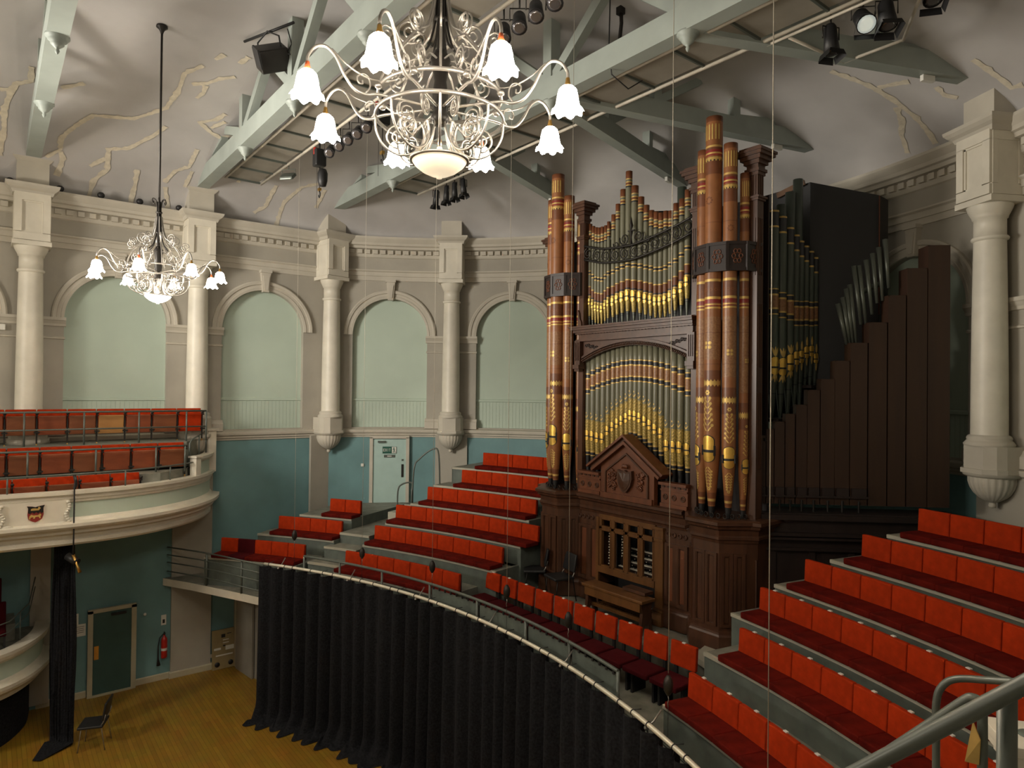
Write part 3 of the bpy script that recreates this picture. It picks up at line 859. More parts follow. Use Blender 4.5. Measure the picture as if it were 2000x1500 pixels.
# tip-up seats in three straight rows
def tip_seat(ply,label,redpan=False):
    t=thing('tip_up_seat',label,'seat')
    # local: faces +x, y along the row; z=0 at back top
    MB().box((-.02,0,-.20),(.07,.515,.40),ry=rad(-6)).build('backrest',M_RED,t,bevel=.02)
    MB().box((.10,0,-.33),(.045,.475,.40),ry=rad(8)).build('tipped_seat',M_RED if redpan else M_PLY[ply],t,bevel=.012)
    s_=MB(); s_.box((.07,.265,-.40),(.03,.03,.62)); s_.box((.13,.265,-.13),(.16,.035,.035)); s_.box((.14,.265,-.47),(.05,.10,.03)); s_.lathe([(0,-.11),(.03,-.10),(.03,-.06),(0,-.05)],(.16,.265),10)
    s_.build('stanchion',M_DARKMET,t)
    MB().box((.07,.265,-.66),(.02,.022,.2)).build('stanchion_foot',M_BRASS,t)
    return t
tp={}
rows=((-7.36,5.22,2.50,5,'front'),(-8.02,5.76,3.48,8,'middle'),(-8.68,6.50,3.98,8,'back'))
for ri,(x,z,ye,n,rn) in enumerate(rows):
    for i in range(n+2):
        y=ye-.265-.53*i
        if y<-.9: continue
        k=2 if (ri==2 and i==3) else (1 if (i*7+ri*3)%5<3 else 0)
        red=(ri==2 and i==0)
        key=(k,red)
        lab='tip-up gallery seat with %s underside, %s from the right in the %s row'%('red' if red else ['brown','reddish brown','tan'][k],ORD[i],rn)
        if key not in tp: tp[key]=tip_seat(k,lab,red); o=tp[key]; o.location=(x,y,z)
        else: o=copy_tree(tp[key],(x,y,z),0,lab)
        o['group']='tip-up seats in the %s gallery row'%rn
        o['label']=lab
# guard rails in front of the gallery rows
def rail_run(name,label,cat,tubes,posts,r=.021,m_=None,pr=None):
    t=thing(name,label,cat,tubes[0][0])
    o0=Vector(tubes[0][0])
    for i,tb in enumerate(tubes):
        MB().tube([tuple(Vector(p)-o0) for p in tb],r if i==0 else r*.8,8).build('top_rail' if i==0 else 'mid_rail',m_ or M_STEEL,t)
    for a,b in posts: MB().tube([tuple(Vector(a)-o0),tuple(Vector(b)-o0)],pr or r*.9,8).build('rail_post',m_ or M_STEEL,t)
    return t
def L2(x,z,y0,y1): return [(x,y0,z),(x,y1,z)]
rail_run('guard_rail','grey tube rail in front of the back row of gallery seats','railing',[L2(-8.3,6.45,-1,4.0),L2(-8.3,6.09,-1,4.0)],[((-8.3,y,5.76),(-8.3,y,6.45)) for y in (-.5,.58,1.6,2.62,3.58,4.0)])
rail_run('guard_rail','grey tube rail in front of the middle row of gallery seats','railing',[L2(-7.65,5.71,-1,3.42)],[((-7.65,y,5.15),(-7.65,y,5.71)) for y in (-.5,.62,1.75,2.85,3.42)])
rail_run('guard_rail','grey tube rail standing on the gallery parapet','railing',[[(-6.98,-1,5.3),(-6.98,1.4,5.3),(-7.1,2.3,5.3),(-7.5,3.1,5.3),(-8.0,3.68,5.3)]],[((-6.98,.3,5.0),(-6.98,.3,5.3)),((-7.07,2.2,5.0),(-7.07,2.2,5.3)),((-7.5,3.1,5.0),(-7.5,3.1,5.3))],r=.017)
rail_run('stair_rail','small bent grey handrail at the organ end of the gallery','railing',[[(-8.05,3.6,5.2),(-8.05,3.6,5.72),(-8.1,3.65,5.8),(-8.9,4.15,5.95)]],[((-8.5,3.9,5.2),(-8.5,3.9,5.85)),((-8.9,4.15,5.4),(-8.9,4.15,5.95))],r=.018)
rail_run('stair_rail','tall narrow grey rail hoop beside the gallery end post','railing',[[(-9.1,3.9,5.76),(-9.1,3.9,6.42),(-9.1,3.98,6.5),(-9.1,4.12,6.5),(-9.1,4.2,6.4),(-9.1,4.2,5.76)],[(-9.1,3.9,6.2),(-9.1,4.2,6.2)]],[],r=.016)

# little round lamps along the cornice
cl=None
for i,y in enumerate((.30,1.17,1.93,2.70,3.53)):
    lab='small black round light on the cornice, %s from the left'%ORD[i]
    if cl is None:
        cl=thing('cornice_light',lab,'light',(-9.16,y,11.2),group='black lights on the left cornice')
        MB().lathe([(0,0),(.03,0),(.03,.02),(.055,.03),(.075,.07),(.07,.11),(.04,.14),(0,.145)],(0,0),16).build('housing',M_BLACK,cl)
    else: copy_tree(cl,(-9.16,y,11.2),0,lab)
# wall luminaire at the left edge
o=MB().box((0,0,0),(.06,.5,.13)).build('wall_box',M_WHITE,loc=None,bevel=.02); o.location=(-9.36,.02,8.22)
tag(o,'small white rounded box on the wall at the left edge','fitting')

# ------------------------------------------------------------------ under the gallery
# door in the teal wall
d=thing('door_1','','door'); del d['category']; d['kind']='structure'; d.location=(-9.36,2.31,0)
MB().box((.02,0,.94),(.05,.76,1.86)).build('door_leaf',M_DOORD,d)
for y,w in((-.43,.1),(.43,.1)): MB().box((.03,y,.97),(.09,w,1.94)).build('door_frame',M_FRAME,d)
MB().box((.03,0,1.92),(.09,.96,.08)).build('door_frame',M_FRAME,d)
MB().box((.05,0,.02),(.08,.8,.04)).build('threshold',M_FRAME,d)
MB().box((.05,-.31,.98),(.012,.09,.3)).build('push_plate',M_BRASS,d)
MB().box((.07,.12,1.80),(.05,.3,.05)).build('door_closer',M_BLACK,d)
def skirt(name,F,a,b,w=.03):
    mb=MB(); mb.sweep(F,[a,b],[(0,0),(w,0),(w,.13),(w-.012,.15),(0,.15)]); return struct(mb.build(name,M_FRAME))
skirt('baseboard_left',F_left,2.79,3.5); skirt('baseboard_left.001',F_left,3.5,4.47,.10); skirt('baseboard_left.002',F_left,4.47,5.0); skirt('baseboard_left.003',F_left,.9,1.82)
def paper(y,z,w,h,label,name='notice'):
    t=thing(name,label,'notice',(-9.40,y,z))
    MB().box((0,0,0),(.012,w,h)).build('sheet',M_PAPER,t)
    for q in range(4): MB().box((.0075,0,h*.3-q*h*.16),(.001,w*.7*(1-.12*(q%2)),.012)).build('text_line',M_STEEL,t)
    return t
paper(1.55,1.78,.22,.26,'upper white notice left of the dark door','notice')
paper(1.70,1.53,.2,.27,'lower white notice left of the dark door','notice')
paper(4.80,1.12,.19,.25,'white sheet pinned above the tan board','notice')
e=thing('fire_extinguisher','red fire extinguisher hanging on the teal wall under the gallery','fire extinguisher',(-9.3,3.38,.55))
MB().lathe([(0,0),(.06,0),(.068,.03),(.068,.42),(.055,.47),(.025,.51),(.02,.55),(0,.55)],(0,0),20).build('cylinder',M_EXT,e)
MB().lathe([(0,.54),(.02,.54),(.02,.58),(0,.58)],(0,0),10).box((.03,0,.60),(.12,.02,.02)).build('valve',M_BLACK,e)
MB().tube([(0,-.02,.57),(.02,-.10,.5),(.02,-.13,.3),(.02,-.13,.0),(.02,-.12,-.15)],[.012,.012,.012,.02,.045],8).build('hose',M_BLACK,e)
MB().lathe([(.0685,.18),(.0685,.24)],(0,0),20).build('label_band',M_PAPER,e)
s_=thing('extinguisher_sign','small sign above the fire extinguisher','sign',(-9.4,3.38,1.42)); MB().box((0,0,0),(.012,.11,.24)).build('plate',M_PAPER,s_); MB().box((.008,0,-.03),(.002,.05,.09)).build('pictogram',M_BLACK,s_)
b_=thing('leaning_board','tan board with white strips and two round black holes leaning on the wall','board',(-9.24,4.70,0),0)
MB().box((0,0,.48),(.05,.52,.95),ry=rad(-5)).build('board',M_BOARD,b_)
for y,z,w,h,m_ in ((.0,.80,.09,.08,M_BLACK),(.14,.84,.1,.015,M_BLACK),(.06,.7,.14,.02,M_PAPER),(.06,.63,.14,.02,M_PAPER),(-.14,.5,.16,.05,M_PAPER),(.15,.5,.2,.1,M_PAPER),(.02,.56,.06,.03,M_BLACK),(.02,.34,.4,.03,M_PAPER)):
    MB().box((.03-(z-.48)*.087,y,z),(.008,w,h),ry=rad(-5)).build('printed_mark',m_,b_)
for y in(-.15,.17): 
    mb=MB(); mb.lathe([(0,-.006),(.06,-.006),(.06,.006),(0,.006)],(0,0),18)
    o=mb.build('round_port',M_BLACK,b_); o.rotation_euler=(0,rad(90),0); o.location=(.064,y,.13)
so=thing('wall_socket','pair of white sockets low on the teal wall beside the tan board','socket',(-9.4,4.53,.3))
for y in(-.06,.06): MB().box((0,y,0),(.02,.09,.09)).build('socket_plate',M_WHITE,so,bevel=.004)
d=thing('door_2','','door'); del d['category']; d['kind']='structure'; d.location=(-8.75,5.0,0)
MB().box((-.42,0,1.1),(.1,.08,2.2)).build('door_frame',M_FRAME,d)
MB().box((.15,.03,1.1),(.9,.05,2.2),rz=rad(8)).build('door_leaf',M_SOFFIT,d)
c_=thing('ceiling_rose_light','','light')
bpy.data.objects.remove(c_)
o=MB().lathe([(0,-.02),(.03,-.02),(.035,0),(.03,.02),(0,.02)],(0,0),12).build('wall_button',M_WHITE); o.rotation_euler=(0,rad(90),0); o.location=(-9.40,2.98,1.63); tag(o,'tiny white round button on the teal wall right of the dark door','fitting')

# lower terrace with maroon chairs at the left edge
TP=[(p[0],p[1]) for p in spline([(-7.35,-4,0),(-7.35,-1,0),(-7.45,-.1,0),(-7.85,.5,0),(-8.6,.9,0),(-9.4,1.02,0)],8)]
TN=path_frames(TP)
tr=thing('lower_terrace','low curved terrace with cream mouldings at the bottom left edge','gallery',(-8.5,0,1))
mb=MB(); sweep_path(mb,TP,TN,[(-.4,1.0),(-.05,1.0),(0,1.02),(.02,1.1),(.08,1.16),(.16,1.2),(.18,1.26),(.18,1.32),(.04,1.36),(.0,1.4),(0,1.72),(.04,1.75),(.1,1.8),(.12,1.86),(.12,1.92),(-.15,1.92),(-.15,1.4)],[0]*9+[1]+[0]*7)
mb.build('parapet',[M_CREAM,M_NICHE],tr,loc=(-8.5,0,1)).location=(0,0,0)
MB().prism([(x+8.5,y) for x,y in [(-9.4,-4)]+[(x-.1*nx,y-.1*ny) for (x,y),(nx,ny) in zip(TP,TN)]],.05,.82).build('terrace_floor',M_DECK,tr)
MB().grid([[(x+8.5-.35*nx,y-.35*ny,z) for (x,y),(nx,ny) in zip(TP,TN)] for z in(-1,.1)]).build('terrace_base',M_WOODD,tr)
ch=None
for i,(x,y) in enumerate(((-8.35,.12),(-8.35,-.45),(-8.9,.05),(-8.95,-.5))):
    lab=['maroon padded chair at the front corner of the low left terrace','maroon padded chair at the front of the low terrace, cut by the photo edge','maroon patterned chair at the back of the low left terrace','maroon patterned chair at the back of the low terrace, cut by the photo edge'][i]
    if ch is None:
        ch=thing('terrace_chair',lab,'chair',(x,y,1.82),group='maroon chairs on the low left terrace')
        MB().box((-.02,0,.62),(.09,.45,.5),ry=rad(-6)).build('backrest',M_MAROON,ch,bevel=.03)
        MB().box((.22,0,.36),(.44,.45,.1)).build('seat',M_MAROON,ch,bevel=.03)
        for a in(-1,1):
            for b in (.03,.4): MB().box((b,a*.2,.16),(.03,.03,.32)).build('leg',M_BLACK,ch)
    else: copy_tree(ch,(x,y,1.82+(.35 if i>1 else 0)),0,lab)
o=MB().box((-9.0,-.3,1.99),(.8,1.6,.34)).build('terrace_step',M_DECK,tr,loc=(-8.5,0,1)); o.location=(0,0,0)
rail_run('terrace_rail','thin grey rail curving down around the low left terrace','railing',[[(-7.75,.0,2.35),(-7.95,.4,2.4),(-8.5,.72,2.55),(-9.2,.85,2.9)],[(-7.75,.0,2.15),(-7.95,.4,2.2),(-8.5,.72,2.35),(-9.2,.85,2.7)]],[((-7.75,0,1.92),(-7.75,0,2.35)),((-8.2,.57,1.92),(-8.2,.57,2.47))],r=.012)

# black drape hanging from the gallery with its tail on the floor
def cloth_col(name,label,cx,cy,w,ztop,zbot,dirx,diry,tail=True):
    mb=MB(); rows=[]
    n=30
    for j in range(26):
        f_=j/25; z=ztop+(zbot-ztop)*f_
        row=[]
        for i in range(n+1):
            s=(i/n-.5); a=.05*sin(i*1.9)+.02*sin(i*4.1+j*.3)
            wd=w*(1+.25*sin(f_*3.1)+(.5*max(0,f_-.75)*4*.4))
            row.append((cx+dirx*s*wd-diry*a,cy+diry*s*wd+dirx*a,z))
        rows.append(row)
    if tail:
        for j in range(1,9):
            f_=j/8; row=[]
            for i in range(n+1):
                s=(i/n-.5)*(1-f_*.75); a=.04*sin(i*1.9)
                row.append((cx+dirx*s*w*1.6+.50*f_,cy+diry*s*w*1.6-.42*f_,.02+.05*abs(sin(i*1.3))*(1-f_)+.015*j*0))
            rows.append(row)
    mb.grid(rows,smooth=True); o=mb.build(name,M_CURTAIN); tag(o,label,'curtain'); return o
cloth_col('black_drape','narrow black drape hanging under the gallery with its tail on the floor',-7.42,1.22,.40,4.0,.04,.62,.78)
# black masking under the low terrace
mb=MB(); sweep_path(mb,[(x-.25*nx,y-.25*ny) for (x,y),(nx,ny) in zip(TP,TN)],TN,[(0,0),(0.02,0),(0.02,1.0),(0,1.0)])
o=mb.build('masking_cloth',M_CURTAIN); tag(o,'black cloth hanging below the low left terrace','curtain')

# cable with a small spotlight hanging from the gallery rail
t=thing('hanging_spotlight','small dark spotlight hanging under the gallery on a black cable','spotlight',(-6.83,1.31,3.7))
MB().tube([(0.06,.02,1.58),(.1,0,1.4),(.1,0,.4),(.08,.0,.1)],.014,6).tube([(0.06,.0,1.6),(.12,.02,1.5),(.04,.03,1.42),(.1,.0,1.36)],.03,6).build('cable',M_BLACK,t)
MB().tube([(-.08,-.08,.06),(.08,.07,-.05)],.07,14).build('housing',M_BLACK,t)
MB().tube([(.06,.0,.1),(.12,.06,-.1),(.2,.1,-.22)],[.03,.02,.03],8).build('yoke',M_BRASS,t)

# stacking chairs
def stack_chair(label,loc,rz,name='stacking_chair'):
    t=thing(name,label,'chair',loc,rz)
    # faces -y
    s_=MB(); s_.box((0,-.02,.45),(.46,.44,.05)); s_.build('seat',M_BLACK,t,bevel=.022)
    b_=MB(); b_.box((0,.22,.72),(.45,.04,.34),rx=rad(-10)); b_.build('backrest',M_BLACK,t,bevel=.018)
    for s in(-1,1):
        MB().tube([(s*.22,-.22,0),(s*.2,-.17,.43),(s*.2,.17,.43),(s*.22,.24,0)],.011,8).build('leg_frame',M_CHROME if name=='stacking_chair' else M_DARKMET,t)
        MB().tube([(s*.2,.14,.43),(s*.19,.2,.52),(s*.19,.24,.66)],.011,8).build('back_stay',M_CHROME,t)
    return t
stack_chair('black padded chair with thin metal legs alone on the wooden floor',(-6.93,1.72,0),rad(-22))
stack_chair('left of the two black chairs beside the organ console',(-2.05,8.78,2.93),rad(-38),'console_side_chair')
stack_chair('right of the two black chairs beside the organ console',(-1.35,8.82,2.93),rad(-12),'console_side_chair')

# ------------------------------------------------------------------ exit door
xa,ya=F_apse(rad(-59.3)*RW,0); ra=rad(59.3)
d=thing('door_3','','door'); del d['category']; d['kind']='structure'; d.location=(xa,ya,3.60); d.rotation_euler=(0,0,PI-rad(-59.3)*1)
def dl(name,c,dm,m_,par=None,bv=0): return MB().box(c,dm).build(name,m_,par or d,bevel=bv)
d.rotation_euler=(0,0,rad(59.3)+PI)
# local +y points into the hall; x to the viewer's left
dl('door_leaf',(0,.06,1.0),(.92,.05,2.0),M_DOORP)
for s in(-1,1): dl('door_frame',(s*.50,.06,1.03),(.09,.13,2.06),M_MOULD)
dl('door_frame',(0,.06,2.06),(1.09,.13,.08),M_MOULD)
dl('kick_strip',(0,.092,.06),(.9,.012,.09),M_MOULD)
dl('push_plate',(-.36,.095,1.12),(.06,.014,.36),M_DARKMET)
dl('lock_disc',(-.36,.095,1.42),(.05,.014,.05),M_STEEL)
dl('door_closer',(.22,.12,1.93),(.2,.06,.05),M_STEEL)
sg=thing('exit_sign','green and white exit sign with a running figure on the pale door','sign')
sg.location=(xa,ya,3.60); sg.rotation_euler=d.rotation_euler
def sgb(name,c,dm,m_,ry=0): return MB().box(c,dm,ry=ry).build(name,m_,sg)
sgb('sign_plate',(0,.098,1.70),(.38,.012,.19),M_SIGNG)
sgb('pictogram_panel',(-.125,.106,1.70),(.12,.004,.175),M_PAPER)
def letters(txt,x0,z,h,w,gap,m_,par,y=.1065,t_=.010):
    # simple stroked capitals; +x is the viewer's left so letters run towards -x
    x=x0
    S={'E':[((0,0),(0,1)),((0,0),(1,0)),((0,.5),(.85,.5)),((0,1),(1,1))],'X':[((0,0),(1,1)),((0,1),(1,0))],'I':[((.5,0),(.5,1))],'T':[((.5,0),(.5,1)),((0,1),(1,1))]}
    for ch_ in txt:
        mb=MB()
        for (a,b),(c2,d2) in S[ch_]:
            p=Vector((x-a*w,y,z+b*h)); q=Vector((x-c2*w,y,z+d2*h))
            bar(mb,p,q,t_,.004) if False else None
            dx=(q-p); L=dx.length; ang=math.atan2(dx.z,dx.x)
            mb.box(tuple((p+q)/2),(L+t_,.004,t_),ry=-ang)
        mb.build('letter',m_,par); x-=w+gap
letters('EXIT',.165,1.665,.07,.036,.016,M_PAPER,sg)
mb=MB()
for a,b,w_ in (((-.12,1.745),(-.12,1.765),.024),((-.115,1.73),(-.13,1.68),.022),((-.13,1.68),(-.10,1.65),.013),((-.10,1.65),(-.115,1.625),.011),((-.13,1.68),(-.15,1.64),.013),((-.15,1.64),(-.17,1.64),.011),((-.115,1.73),(-.09,1.71),.011),((-.118,1.73),(-.15,1.715),.011)):
    p=Vector((a[0],.110,a[1])); q=Vector((b[0],.110,b[1])); dx=q-p
    mb.box(tuple((p+q)/2),(dx.length+w_*.5,.003,w_),ry=-math.atan2(dx.z,dx.x))
mb.build('running_figure',M_SIGNG,sg)
s2=thing('door_notice','small grey strip notice under the exit sign','sign'); s2.location=(xa,ya,3.60); s2.rotation_euler=d.rotation_euler
MB().box((.0,.098,1.53),(.3,.01,.075)).build('strip',M_STEEL,s2); MB().box((0,.104,1.53),(.12,.003,.025)).build('text_line',M_PAPER,s2)
x_,y_=F_apse(rad(-63.6)*RW,0)
o=MB().box((0,.02,0),(.08,.03,.08)).build('light_switch',M_WHITE,bevel=.004); o.location=(x_,y_,4.88); o.rotation_euler=(0,0,rad(63.6)+PI); tag(o,'small white switch on the teal wall left of the exit door','switch')

# bent handrails right of the exit door
def hoop(label,pts,r=.02):
    t=thing('bent_handrail',label,'railing',pts[0]); o0=Vector(pts[0])
    sp_=spline([tuple(Vector(p)-o0) for p in pts],5)
    MB().tube(sp_,r,8).build('tube',M_STEEL,t); return t
hoop('lower grey bent handrail right of the exit door',[(-7.05,8.35,3.60),(-7.05,8.35,4.35),(-6.95,8.42,4.55),(-6.6,8.5,4.62),(-6.42,8.4,4.45),(-6.42,8.38,3.7)])
hoop('taller grey bent handrail right of the exit door, nearer the fluted corbel',[(-6.42,8.42,3.7),(-6.42,8.45,4.95),(-6.38,8.6,5.25),(-6.15,8.85,5.5),(-6.05,8.95,5.35),(-6.05,9.0,4.2)])

# ------------------------------------------------------------------ railing of the platform, track and curtain
LP=[(-9.3,3.42),(-8.4,3.9),(-7.6,4.25),(-6.3,4.72)]
def onplat(x): 
    return 2.44
tubes=[[(x,y,z) for x,y in LP] for z in (3.17,2.99,2.81,2.60)]
rail_run('platform_railing','open grey four-bar railing on the platform below the gallery','railing',tubes,[((x,y,2.43),(x,y,3.17)) for x,y in ((-8.15,4.02),(-7.05,4.48))],r=.018,pr=.025)
def arc(R_,a,b,z,n=40): return [(R_*sin(t),PC+R_*cos(t),z) for t in lin(rad(a),rad(b),n)]
GR=12.17
t=thing('front_guard_rail','long grey curved guard rail with solid panels along the front of the choir platform','railing',(0,PC+GR,2.55))
off=Vector((0,PC+GR,2.55))
def sub(pts): return [tuple(Vector(p)-off) for p in pts]
MB().tube(sub(arc(GR,-26.6,11.8,3.46)),.026,8).build('top_rail',M_STEEL,t)
MB().tube(sub(arc(GR,-26.6,-10.3,3.0)),.016,8).build('mid_rail',M_STEEL,t)
for a in (-26.6,-22,-16.5,-10.3,-4.3,1.6,6.6,11.8):
    p=arc(GR,a,a,2.42,2)[0]; q=(p[0],p[1],3.46)
    MB().tube(sub([p,q]),.024,8).build('rail_post',M_STEEL,t)
mb=MB()
for seg in ((-10.2,-4.5),(-4.1,1.4),(1.8,6.4),(6.8,11.6)):
    A0=arc(GR+.02,seg[0],seg[1],2.52,10); B0=arc(GR+.02,seg[0],seg[1],3.38,10)
    m_=MB(); m_.grid([sub(A0),sub(B0)]); A1=arc(GR+.04,seg[0],seg[1],2.52,10); B1=arc(GR+.04,seg[0],seg[1],3.38,10); m_.grid([sub(A1),sub(B1)]); m_.grid([sub(B0),sub(B1)])
    m_.build('infill_panel',M_RISER,t)
for i in range(30):
    a=-9.8+i*.73
    p=arc(GR-.005,a,a,3.41,2)[0]
    MB().box(sub([p])[0],(.03,.02,.045)).build('panel_clip',M_BLACK,t)
# lower open rails continuing to the right
rail_run('front_open_railing','thin grey open rails continuing right of the guard rail panels','railing',[arc(GR,12.0,27,3.0,12),arc(GR,12.0,27,2.75,12)],[((p[0],p[1],2.5),(p[0],p[1],3.0)) for p in [arc(GR,a,a,3,2)[0] for a in (16.5,21,25)]],r=.012)
CR=11.97
t=thing('curtain_track','pale metal tube with black ties carrying the black curtain','curtain rail',(0,PC+CR,3.25))
off2=Vector((0,PC+CR,3.25))
def sub2(pts): return [tuple(Vector(p)-off2) for p in pts]
MB().tube(sub2(arc(CR,-30.8,27,3.25,60)),.029,10).build('track_tube',M_BRIGHT,t)
nt_=34
for i in range(nt_):
    a=-30.2+57*i/(nt_-1)+.4*sin(i*2.3)
    p=Vector(sub2([arc(CR,a,a,3.25,2)[0]])[0]); tang=Vector((cos(rad(a)),-sin(rad(a)),0)); nrm=Vector((sin(rad(a)),cos(rad(a)),0))
    pts=[p+nrm*.031*cos(q)+Vector((0,0,1))*.031*sin(q) for q in lin(0,2*PI,9)]
    m_=MB(); m_.tube(pts[:-1],.008,6,closed=True)
    if i%2==0: m_.tube([p+Vector((0,0,.03)),p+nrm*.08+tang*.06+Vector((0,0,.05))],.006,5)
    m_.tube([p+Vector((0,0,-.03)),p-nrm*.01+Vector((0,0,-.09))],.005,5)
    m_.build('curtain_tie',M_BLACK,t)
for i in range(7):
    a=-29+9*i; p=Vector(sub2([arc(CR,a,a,3.25,2)[0]])[0]); nrm=Vector((sin(rad(a)),cos(rad(a)),0))
    m_=MB(); m_.tube([p+Vector((0,0,-.05)),p+nrm*.09,p+nrm*.2+Vector((0,0,.12))],.012,6); m_.tube([p+nrm*-.02+Vector((0,0,-.045)),p+nrm*.02+Vector((0,0,-.06))],.02,8)
    m_.build('track_clamp',M_CHROME,t)
rows_=[]
NT=760
for j in range(30):
    f_=j/29; z=3.19*(1-f_)+.015
    row=[]
    for i in range(NT+1):
        a=-31.3+(27.5+31.3)*i/NT
        s=a*CR*PI/180
        ph=s*2*PI/.34+.9*sin(s*1.3)+.5*sin(s*3.1)
        amp=.062+.03*f_+.022*sin(s*2.1)+.012*sin(s*6.3)
        r_=CR-.01+amp*sin(ph)+.02*sin(ph*2+1)*f_ - .02*f_
        aa=a+ .12*cos(ph)*(.5+f_)
        if f_>.92: r_-=(f_-.92)*1.6*(1+.5*sin(s*5.3))
        row.append((r_*sin(rad(aa)),PC+r_*cos(rad(aa)),z))
    rows_.append(row)
# cloth gathered on the floor
for j in range(1,6):
    row=[]
    for i in range(NT+1):
        x,y,z=rows_[29][i]; a=math.atan2(x,y-PC); s=a*CR
        e=j*.045*(1+.35*sin(s*4.7)+.25*sin(s*11)); r_=math.hypot(x,y-PC)-e
        row.append((r_*sin(a),PC+r_*cos(a),.012+.05*sin(PI*j/5)*(1+.4*sin(s*9))*(.6+.4*sin(j+s*3))))
    rows_.append(row)
mb=MB(); mb.grid(rows_,smooth=True); o=mb.build('stage_curtain',M_CURTAIN); tag(o,'long black pleated curtain hanging from the curved track to the wooden floor','curtain')

# wires with dark weights above the track
WIRES=[(-5.48,5.08,1045,3.86),(-3.76,5.79,0,3.86),(-1.9,6.25,0,3.86),(.07,6.40,0,3.92),(1.58,6.30,0,3.88),(3.67,5.82,0,3.86)]
wz=[3.93,3.80,3.86,3.87,3.87,3.84]
wp_=None
for i,(x,y,_,_) in enumerate(WIRES):
    lab='thin vertical wire with dark oval weight above the curtain track, %s from the left'%ORD[i]
    zc=ceil_z(x,y)
    t=thing('suspension_wire',lab,'wire',(x,y,3.28),group='wires and weights above the curtain')
    z0=wz[i]-3.28
    MB().tube([(0,0,z0+.12),(0,0,zc-3.28)],.0035 if i<5 else .0045,5).build('wire',M_PIPEPALE,t)
    MB().tube([(0,0,0),(0,0,z0-.18)],.003,5).build('tail_wire',M_DARKMET,t)
    MB().lathe([(0,z0-.12),(.02,z0-.115),(.05,z0-.06),(.055,z0+.0),(.05,z0+.03),(.045,z0+.05),(.02,z0+.095),(0,z0+.1)],(0,0),14).build('weight',M_DARKMET,t)
    MB().tube([(0,0,z0-.12),(.008,0,z0-.16),(-.006,0,z0-.2),(0,0,z0-.24)],.006,5).build('hook',M_CHROME,t)
x,y=4.9,5.2
t=thing('suspension_wire','longest bright wire crossing the pipes at the right of the organ','wire',(5.0,5.55,2.6)); MB().tube([(0,0,0),(.01,0,10.0)],.005,5).build('wire',M_PIPEPALE,t)
UPM_ = [[-1.33, 8.88], [-1.24, 8.78], [-1.15, 8.7], [-1.07, 8.64], [-0.99, 8.62], [-0.9, 8.6], [-0.81, 8.65], [-0.73, 8.7], [-0.6, 8.71], [-0.49, 8.75], [-0.36, 8.77], [-0.22, 8.79], [-0.07, 8.76], [0.08, 8.73], [0.21, 8.69], [0.33, 8.66], [0.44, 8.62], [0.55, 8.61], [0.66, 8.62], [0.77, 8.66], [0.88, 8.71], [1.01, 8.79], [1.13, 8.89]]
UPT_ = [[-1.3, 10.44], [-1.22, 10.35], [-1.14, 10.29], [-1.04, 10.25], [-0.95, 10.23], [-0.82, 10.24], [-0.73, 10.3], [-0.6, 10.41], [-0.49, 10.59], [-0.34, 10.84], [-0.18, 11.15], [-0.05, 10.84], [0.08, 10.6], [0.21, 10.42], [0.33, 10.3], [0.44, 10.25], [0.55, 10.21], [0.65, 10.22], [0.76, 10.2], [0.89, 10.31], [1.03, 10.36], [1.16, 10.49]]
LOW_ = [[-1.21, 6.11, 7.35], [-1.08, 6.1, 7.42], [-0.94, 6.08, 7.46], [-0.8, 6.07, 7.5], [-0.67, 6.23, 7.53], [-0.54, 6.31, 7.56], [-0.42, 6.38, 7.57], [-0.31, 6.44, 7.59], [-0.19, 6.49, 7.59], [-0.09, 6.55, 7.6], [0.02, 6.54, 7.59], [0.13, 6.51, 7.59], [0.25, 6.45, 7.58], [0.37, 6.39, 7.57], [0.49, 6.32, 7.55], [0.62, 6.25, 7.53], [0.76, 6.04, 7.5], [0.9, 6.03, 7.45], [1.04, 6.03, 7.41], [1.2, 6.01, 7.34]]
SIDE_ = [[9.93, 6.39, 6.66, 10.1, 8.81], [10.08, 6.4, 6.72, 10.1, 8.76], [10.34, 6.68, 7.43, 10.06, 8.73], [10.59, 6.68, 7.42, 10.0, 8.69], [10.84, 6.7, 7.5, 9.85, 8.67], [11.05, 6.88, 7.59, 9.76, 8.59], [11.22, 6.89, 7.62, 9.68, 8.6], [11.4, 7.25, 7.71, 9.62, 8.62], [11.58, 7.25, 7.74, 9.55, 8.62], [11.74, 7.26, 7.62, 9.46, 8.64], [11.89, 7.27, 7.62, 9.34, 8.64], [12.05, 7.28, 7.84, 9.27, 8.66], [12.2, 7.29, 7.84, 9.2, 8.66]]
WOOD_ = [(-0.173, -0.029, 6.296, 5.212), (-0.022, 0.098, 6.405, 5.215), (0.105, 0.264, 6.522, 5.219), (0.271, 0.422, 6.648, 5.223), (0.437, 0.611, 6.798, 5.228), (0.61, 0.807, 7.037, 5.233), (0.814, 1.034, 7.211, 5.238), (1.032, 1.26, 7.506, 5.244), (1.266, 1.531, 7.793, 5.251), (1.545, 1.825, 8.119, 5.258), (1.838, 2.109, 8.549, 5.266), (2.122, 2.43, 8.978, 5.273), (2.436, 2.773, 9.339, 5.282)]
METAL_ = [((1.145, 8.461), (1.274, 7.792)), ((1.222, 8.567), (1.321, 7.793)), ((1.276, 8.706), (1.367, 7.793)), ((1.331, 8.771), (1.422, 7.793)), ((1.392, 9.073), (1.49, 8.119)), ((1.47, 9.08), (1.568, 8.119)), ((1.579, 9.169), (1.661, 8.282)), ((1.679, 9.275), (1.738, 8.461)), ((1.772, 9.371), (1.823, 8.501)), ((1.872, 9.501), (1.915, 8.704))]
